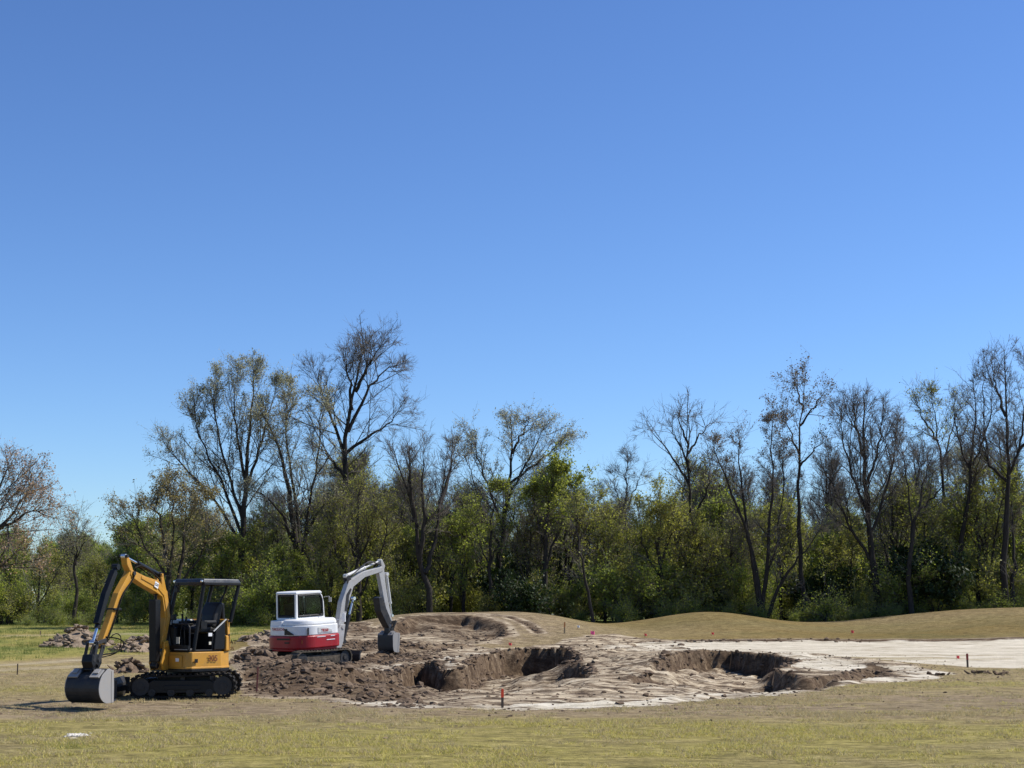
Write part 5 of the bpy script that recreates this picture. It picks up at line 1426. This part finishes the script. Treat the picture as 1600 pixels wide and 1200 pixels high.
# cab
cx0, cx1, cy0, cy1, cz0, cz1 = -.46, .90, -.12, .86, 1.48, 2.56
cabm = MB()
cabm.prism([(cx0, cz0), (cx1 + .02, cz0), (cx1 + .02, 1.70), (cx0, 1.70)], cy0, cy1)
cab = cabm.build('cab', M_['white'], wroot, .02)
q = MB(); q.prism([(cx0 - .02, cz1 - .07), (cx1 - .12, cz1 - .07), (cx1 - .13, cz1 - .01), (cx1 - .2, cz1 + .03), (cx0 + .06, cz1 + .03), (cx0 - .02, cz1)], cy0 - .015, cy1 + .015); q.build('roof', M_['white'], cab, .03, 3)
prr = .05
for (a, b) in (((cx0 + .03, cy0 + .035), 0), ((cx0 + .03, cy1 - .035), 0)):
    q = MB(); q.box((a[0], a[1], (1.66 + cz1 - .07) / 2), (.075, .085, cz1 - .07 - 1.66)); q.build('cab_pillar', M_['white'], cab, .01)
for y in (cy0 + .035, cy1 - .035):
    q = MB(); q.tube([(cx1 - .02, y, 1.64), (cx1 - .05, y, 2.2), (cx1 - .11, y, cz1 - .16), (cx1 - .22, y, cz1 - .04)], .036, 8); q.build('cab_pillar', M_['white'], cab)
def framed(name, pts, y, axis, m=.06):
    q = MB(); n = len(pts)
    for i in range(n):
        a, b = pts[i], pts[(i + 1) % n]
        if axis == 'y': q.tube([(a[0], y, a[1]), (b[0], y, b[1])], m * .6, 6)
        else: q.tube([(y, a[0], a[1]), (y, b[0], b[1])], m * .6, 6)
    f = q.build(name, M_['black'], cab)
    q = MB(); q.prism(pts, y - .004, y + .004, axis); q.build('pane', M_['glass'], f)
    return f
sidew = [(cx0 + .10, 1.75), (cx1 - .08, 1.75), (cx1 - .12, 2.30), (cx1 - .22, cz1 - .11), (cx0 + .10, cz1 - .11)]
framed('side_window', sidew, cy0 + .01, 'y'); framed('side_window', sidew, cy1 - .01, 'y')
framed('rear_window', [(cy0 + .10, 1.75), (cy1 - .10, 1.75), (cy1 - .10, cz1 - .11), (cy0 + .10, cz1 - .11)], cx0 + .01, 'x')
framed('front_window', [(cy0 + .10, 1.75), (cy1 - .10, 1.75), (cy1 - .10, 2.36), (cy0 + .10, 2.36)], cx1 - .06, 'x')
q = MB(); q.prism([(-.22, 1.50), (.20, 1.50), (.22, 1.72), (-.22, 1.70)], .2, .68); q.prism([(-.24, 1.70), (-.12, 1.72), (-.20, 2.16), (-.30, 2.16)], .2, .68); q.prism([(-.22, 2.18), (-.15, 2.18), (-.19, 2.36), (-.26, 2.36)], .3, .58); q.build('seat', M_['seat'], wroot, .03, 3)
q = MB(); q.tube([(cx1 - .03, cy0, 2.35), (cx1 + .08, cy0 - .16, 2.38), (cx1 + .08, cy0 - .20, 2.30)], .012, 6); q.box((cx1 + .08, cy0 - .20, 2.26), (.03, .12, .16)); q.build('mirror', M_['grey'], wroot, .01)
q = MB(); q.tube([(.80, -.75, 1.55), (.98, -.90, 1.62), (1.0, -.93, 1.80)], .012, 6); q.box((1.0, -.95, 1.64), (.05, .14, .30)); q.build('mirror', M_['white'], wroot, .03)
# arm of the white machine
wb = R(49)
WR = np.array([WC[0] + cos(wy) * 1.12 + sin(wy) * .25, WC[1] + sin(wy) * 1.12 - cos(wy) * .25])
dw = (cos(wb), sin(wb))
FW = WI @ frame((WR[0], WR[1], WZ), wb)
pw = plane_pick(WR, dw, WZ)
A0 = pw(529, 980); A1 = pw(536, 943); A2 = pw(545, 912); A3 = pw(566, 897); A4 = pw(592, 890)
q = MB(FW)
for y in (-.2, .16): q.prism([(-.25, .62), (.18, .62), (.28, .85), (A0[0] + .12, A0[1] + .1), (A0[0] - .10, A0[1] + .1), (-.22, .95)], y - .03, y + .03)
q.box((-.05, -.02, .78), (.3, .34, .26)); q.cyl((A0[0], -.25, A0[1]), (A0[0], .21, A0[1]), .06, 14)
q.build('swing_bracket', M_['grey'], wroot, .015)
q = MB(FW); q.prism(beam([(A0[0] - .03, A0[1] - .12), A0, A1, A2, A3, A4, pw(595, 889)], [.08, .12, .17, (.13, .17), (.09, .12), .09, .07]), -.11, .11)
wboom = q.build('boom', M_['grey'], wroot, .015)
q = MB(FW); q.prism(beam([pw(537, 955), pw(540, 930), pw(545, 920)], [.06, .07, .04]), -.116, -.111); q.build('worn_patch', M_['darksteel'], wboom)
KT2 = pw(540.5, 900)
q = MB(FW)
for y in (-.08, .08): q.prism(beam([A2, KT2], [.14, .05]), y - .02, y + .02)
q.build('cylinder_ear', M_['darksteel'], wboom)
ST2 = pw(592.5, 877)
cylinder(wroot, FW, KT2, ST2, 0, .062, .035, .55, 'palegrey', 'palegrey')
hq = Hoses(FW, wroot, 'darksteel')
hose(hq, [(A2[0], -.05, A2[1] + .26), (A3[0], -.05, A3[1] + .30), (A4[0] - .5, -.06, A4[1] + .28), (A4[0] + .05, -.08, A4[1] + .16)], .022)
hose(hq, [(A2[0] + .1, .05, A2[1] + .24), (A3[0], .06, A3[1] + .26), (A4[0] - .5, .06, A4[1] + .22), (A4[0] + .1, .10, A4[1] + .08), (pw(600, 930)[0], .12, pw(600, 930)[1])], .022)
hose(hq, [(A0[0] + .14, -.16, A0[1] - .1), (A0[0] + .26, -.2, A0[1] + .25), (A1[0] + .36, -.16, A1[1] - .1), (A1[0] + .20, -.15, A1[1] + .2)], .018)
c3 = cylinder(wroot, FW, (A0[0] + .22, .86), (pw(552, 935)[0], pw(552, 935)[1]), 0, .07, .038, .6, 'darksteel')
W1, W2, W3 = pw(596, 910), pw(601, 940), pw(608, 972)
q = MB(FW); q.prism(beam([pw(593, 874), pw(596, 884), A4, W1, W2, W3, pw(608, 980)], [.05, (.11, .09), (.19, .12), .12, .10, .08, .06]), -.09, .09)
wst = q.build('stick', M_['grey'], wroot, .02)
cylinder(wroot, FW, sh(pw(600, 897), .12), sh(pw(606, 962), .20), 0, .055, .03, .7, 'palegrey', 'chrome')
TH = pw(590, 935)
q = MB(FW); q.prism([pw(587, 934), pw(592, 932), pw(599, 950), pw(607, 970), pw(603, 981), pw(597, 970), pw(590, 955)], -.16, .16); q.build('thumb', M_['darksteel'], wroot, .02)
BW = pw(608, 985)
q = MB(FW)
for y in (-.13, .13): q.prism(beam([W3, sh(pw(612, 970), .1), BW], [.05, .05, .06]), y - .02, y + .02)
q.box((BW[0], 0, BW[1] + .02), (.28, .24, .22)); q.build('bucket_link', M_['darksteel'], wroot, .01)
bucket(wroot, FW, (BW[0] + .02, BW[1] - .12), .95, .78, R(0), ('darksteel', 'steel', 'darksteel'), flip=-1, sq=.72, flat=True)

# ------------------------------------------------------------------ piles of torn sod
def lump(name, seed, mat):
    rs = np.random.default_rng(seed)
    m = MB()
    n = 7
    top = [(cos(2 * pi * i / n) * rs.uniform(.7, 1.1), sin(2 * pi * i / n) * rs.uniform(.5, .9)) for i in range(n)]
    vs = [(x * .85, y * .85, -.28 + rs.uniform(-.1, .1)) for x, y in top] + [(x, y, rs.uniform(-.1, .15)) for x, y in top] + [(x * .7, y * .7, .30 + rs.uniform(-.12, .12)) for x, y in top] + [(0, 0, .36), (0, 0, -.32)]
    fs = []
    for i in range(n):
        j = (i + 1) % n
        fs += [(i, j, n + j, n + i), (n + i, n + j, 2 * n + j, 2 * n + i), (2 * n + i, 2 * n + j, 3 * n), (j, i, 3 * n + 1)]
    me = bpy.data.meshes.new(name); me.from_pydata(vs, [], fs); me.materials.append(mat); me.update()
    return me
LS = [lump('sod_lump', i, M_['sod']) for i in range(4)]
LD = [lump('soil_lump', i + 10, M_['clod']) for i in range(4)]
def pile(name, label, cx, cy, sx, sy, h, n, size, meshes, part, seed, core=True, power=1.3):
    rs = random.Random(seed)
    zb = gz_at(cx, cy)
    root = empty(name, (cx, cy, zb), label=label, cat='soil pile')
    def hh(u, v): return h * max(0, 1 - (u * u + v * v)) ** power * (.8 + .35 * sin(3 * u + seed) * cos(2.5 * v + seed))
    if core:
        V = []; F = []; G = 22
        for j in range(G):
            for i in range(G):
                u, v = i / (G - 1) * 2 - 1, j / (G - 1) * 2 - 1
                d = math.hypot(u, v)
                if d > 1: u /= d; v /= d
                x, y = u * sx, v * sy
                V.append((x, y, hh(u, v) * .9 + gz_at(cx + x, cy + y) - zb - .06 + rs.uniform(-.03, .03)))
        for j in range(G - 1):
            for i in range(G - 1): F.append((j * G + i, j * G + i + 1, (j + 1) * G + i + 1, (j + 1) * G + i))
        me = bpy.data.meshes.new('heap_core'); me.from_pydata(V, [], F); me.materials.append(meshes[0].materials[0]); me.update()
        link('heap_core', me, root)
    for k in range(n):
        a = rs.uniform(0, 2 * pi); d = rs.random() ** .6
        u, v = cos(a) * d, sin(a) * d
        o = link(part, rs.choice(meshes), root)
        s = size * rs.uniform(.45, 1.25)
        o.location = (u * sx, v * sy, hh(u, v) + gz_at(cx + u * sx, cy + v * sy) - zb + s * .12)
        o.rotation_euler = (rs.uniform(-.7, .7), rs.uniform(-.7, .7), rs.uniform(0, 6.28))
        o.scale = (s * rs.uniform(.8, 1.4), s, s * rs.uniform(.5, 1))
    return root
def G_(px, py): return at(px, py)
a = G_(105, 1012); pile('sod_pile', 'largest heap of torn dry sod on the left grass, behind the digging arm', a[0], a[1] + 1.6, 1.45, 2.0, .78, 120, .20, LS, 'sod_lump', 1)
a = G_(207, 1020); pile('sod_pile', 'heap of torn sod seen between the yellow arm and its boom', a[0], a[1] + 1.6, 1.15, 2.0, .62, 90, .20, LS, 'sod_lump', 2)
a = G_(394, 1005); pile('sod_pile', 'low row of sod lumps right of the yellow machine canopy', a[0], a[1] + 2.0, 1.0, 1.8, .32, 50, .19, LS, 'sod_lump', 3)
a = G_(186, 1052); pile('soil_pile', 'small dark brown heap just beyond the yellow machine blade', a[0], a[1] + 1.0, .62, .9, .34, 42, .14, LD, 'soil_lump', 4)
a = G_(392, 1052); pile('soil_pile', 'dark lumpy heap right behind the yellow machine tracks', a[0], a[1] + 1.0, 1.0, 1.6, .34, 60, .17, LD, 'soil_lump', 5)
a = G_(1548, 1054); pile('sod_pile', 'few dark sod lumps lying on the grass beside the dark stake', a[0], a[1] + .6, .62, .8, .04, 12, .13, LD, 'sod_lump', 6, core=False)
a = G_(1475, 1056); pile('sod_pile', 'single torn sod lumps at the pointed right end of the pit', a[0], a[1] + .3, .35, .5, .03, 7, .10, LD, 'sod_lump', 7, core=False)

# ------------------------------------------------------------------ stakes and flags
def stake(px, py, h, w, mat, label, top=None, lean=0):
    p = gpt(px, py)
    root = empty('survey_stake', tuple(p), (0, lean, .3), label=label, cat='stake')
    q = MB()
    q.prism([(-w / 2, -.05), (w / 2, -.05), (w / 2, h - w * .4), (w * .3, h), (-w * .3, h), (-w / 2, h - w * .4)], -w * .3, w * .3)
    q.build('post', mat, root, .003)
    if top:
        q = MB(); q.prism([(-w * .54, h * .55), (w * .54, h * .55), (w * .54, h - w * .4), (w * .33, h + .004), (-w * .33, h + .004), (-w * .54, h - w * .4)], -w * .33, w * .33); q.build('painted_top', top, root)
    return root
stake(785, 1106, .36, .045, M_['greywood'], 'stake with a red painted top in front of the big pit', M_['orange'])
stake(882, 990, .50, .06, M_['wood'], 'orange brown wooden stake on the right flank of the middle mound', paint('orange_wood', (.62, .26, .08), .7, .3), .02)
stake(1512, 1043, .42, .055, M_['greywood'], 'dark stake standing against the pale sand strip', paint('faded_red', (.30, .05, .04), .7, .4))
stake(401, 1082, .55, .035, paint('weathered_red', (.22, .07, .06), .8, .4), 'thin weathered reddish stake beside the hole right of the yellow tracks', None, .03)
stake(27, 1054, .30, .035, M_['greywood'], 'short dark stake by the pale path at the left edge')
stake(63, 992, .20, .06, M_['wood'], 'tiny pale peg on the far left grass')
def flag(px, py, s, mat, label, up=.14):
    p = gpt(px, py + 3)
    root = empty('marker_flag', tuple(p), (0, 0, .4), label=label, cat='marker flag')
    q = MB(); q.tube([(0, 0, -.03), (.01, 0, up * .6), (0, 0, up + s * .5)], .004, 5); q.build('wire', M_['darksteel'], root)
    V = []; F = []
    n = 5
    for j in range(2):
        for i in range(n + 1):
            u = i / n
            V.append((u * s, .02 * sin(u * 6), up - s * .45 + j * s * .8 - .03 * u + .01 * sin(u * 9 + j)))
    for i in range(n): F.append((i, i + 1, n + 2 + i, n + 1 + i))
    me = bpy.data.meshes.new('flag_sheet'); me.from_pydata(V, [], F); me.materials.append(mat); me.update()
    o = link('flag_sheet', me, root)
    md = o.modifiers.new('thickness', 'SOLIDIFY'); md.thickness = .004
    return root
flag(923, 990, .19, M_['pink'], 'bright pink flag at the foot of the middle mound')
flag(902, 980, .12, M_['flagwhite'], 'small white flag above the pink one on the mound')
flag(1007, 993, .12, M_['flagred'], 'small red flag where the right mound begins, left of the sand')
flag(1112, 991, .12, M_['flagred'], 'small red flag below the peak of the right mound')
flag(1330, 988, .15, M_['flagred'], 'red flag on the grass dip between the two right mounds')
flag(1495, 1029, .12, M_['flagred'], 'red flag on the pale sand left of the dark stake')
flag(795, 1008, .13, M_['flagred'], 'reddish flag above the edge of the big dark pit')
# pale scrap on the near grass: a dribble of dry sand
p = gpt(122, 1150)
rs = np.random.default_rng(5)
pp = np.stack([p[0] + rs.normal(size=90) * .085, p[1] + rs.normal(size=90) * .12, np.zeros(90)], -1)
pp[:, 2] = terrain(pp[:, 0], pp[:, 1]) + .01
o = clods('sand_crumbs', paint('dry_sand', (.66, .62, .55), .95, .3), pp, .012 + .018 * rs.random(90), 6, 'small scatter of white sand crumbs on the near grass left')
print('objects', len(bpy.data.objects))
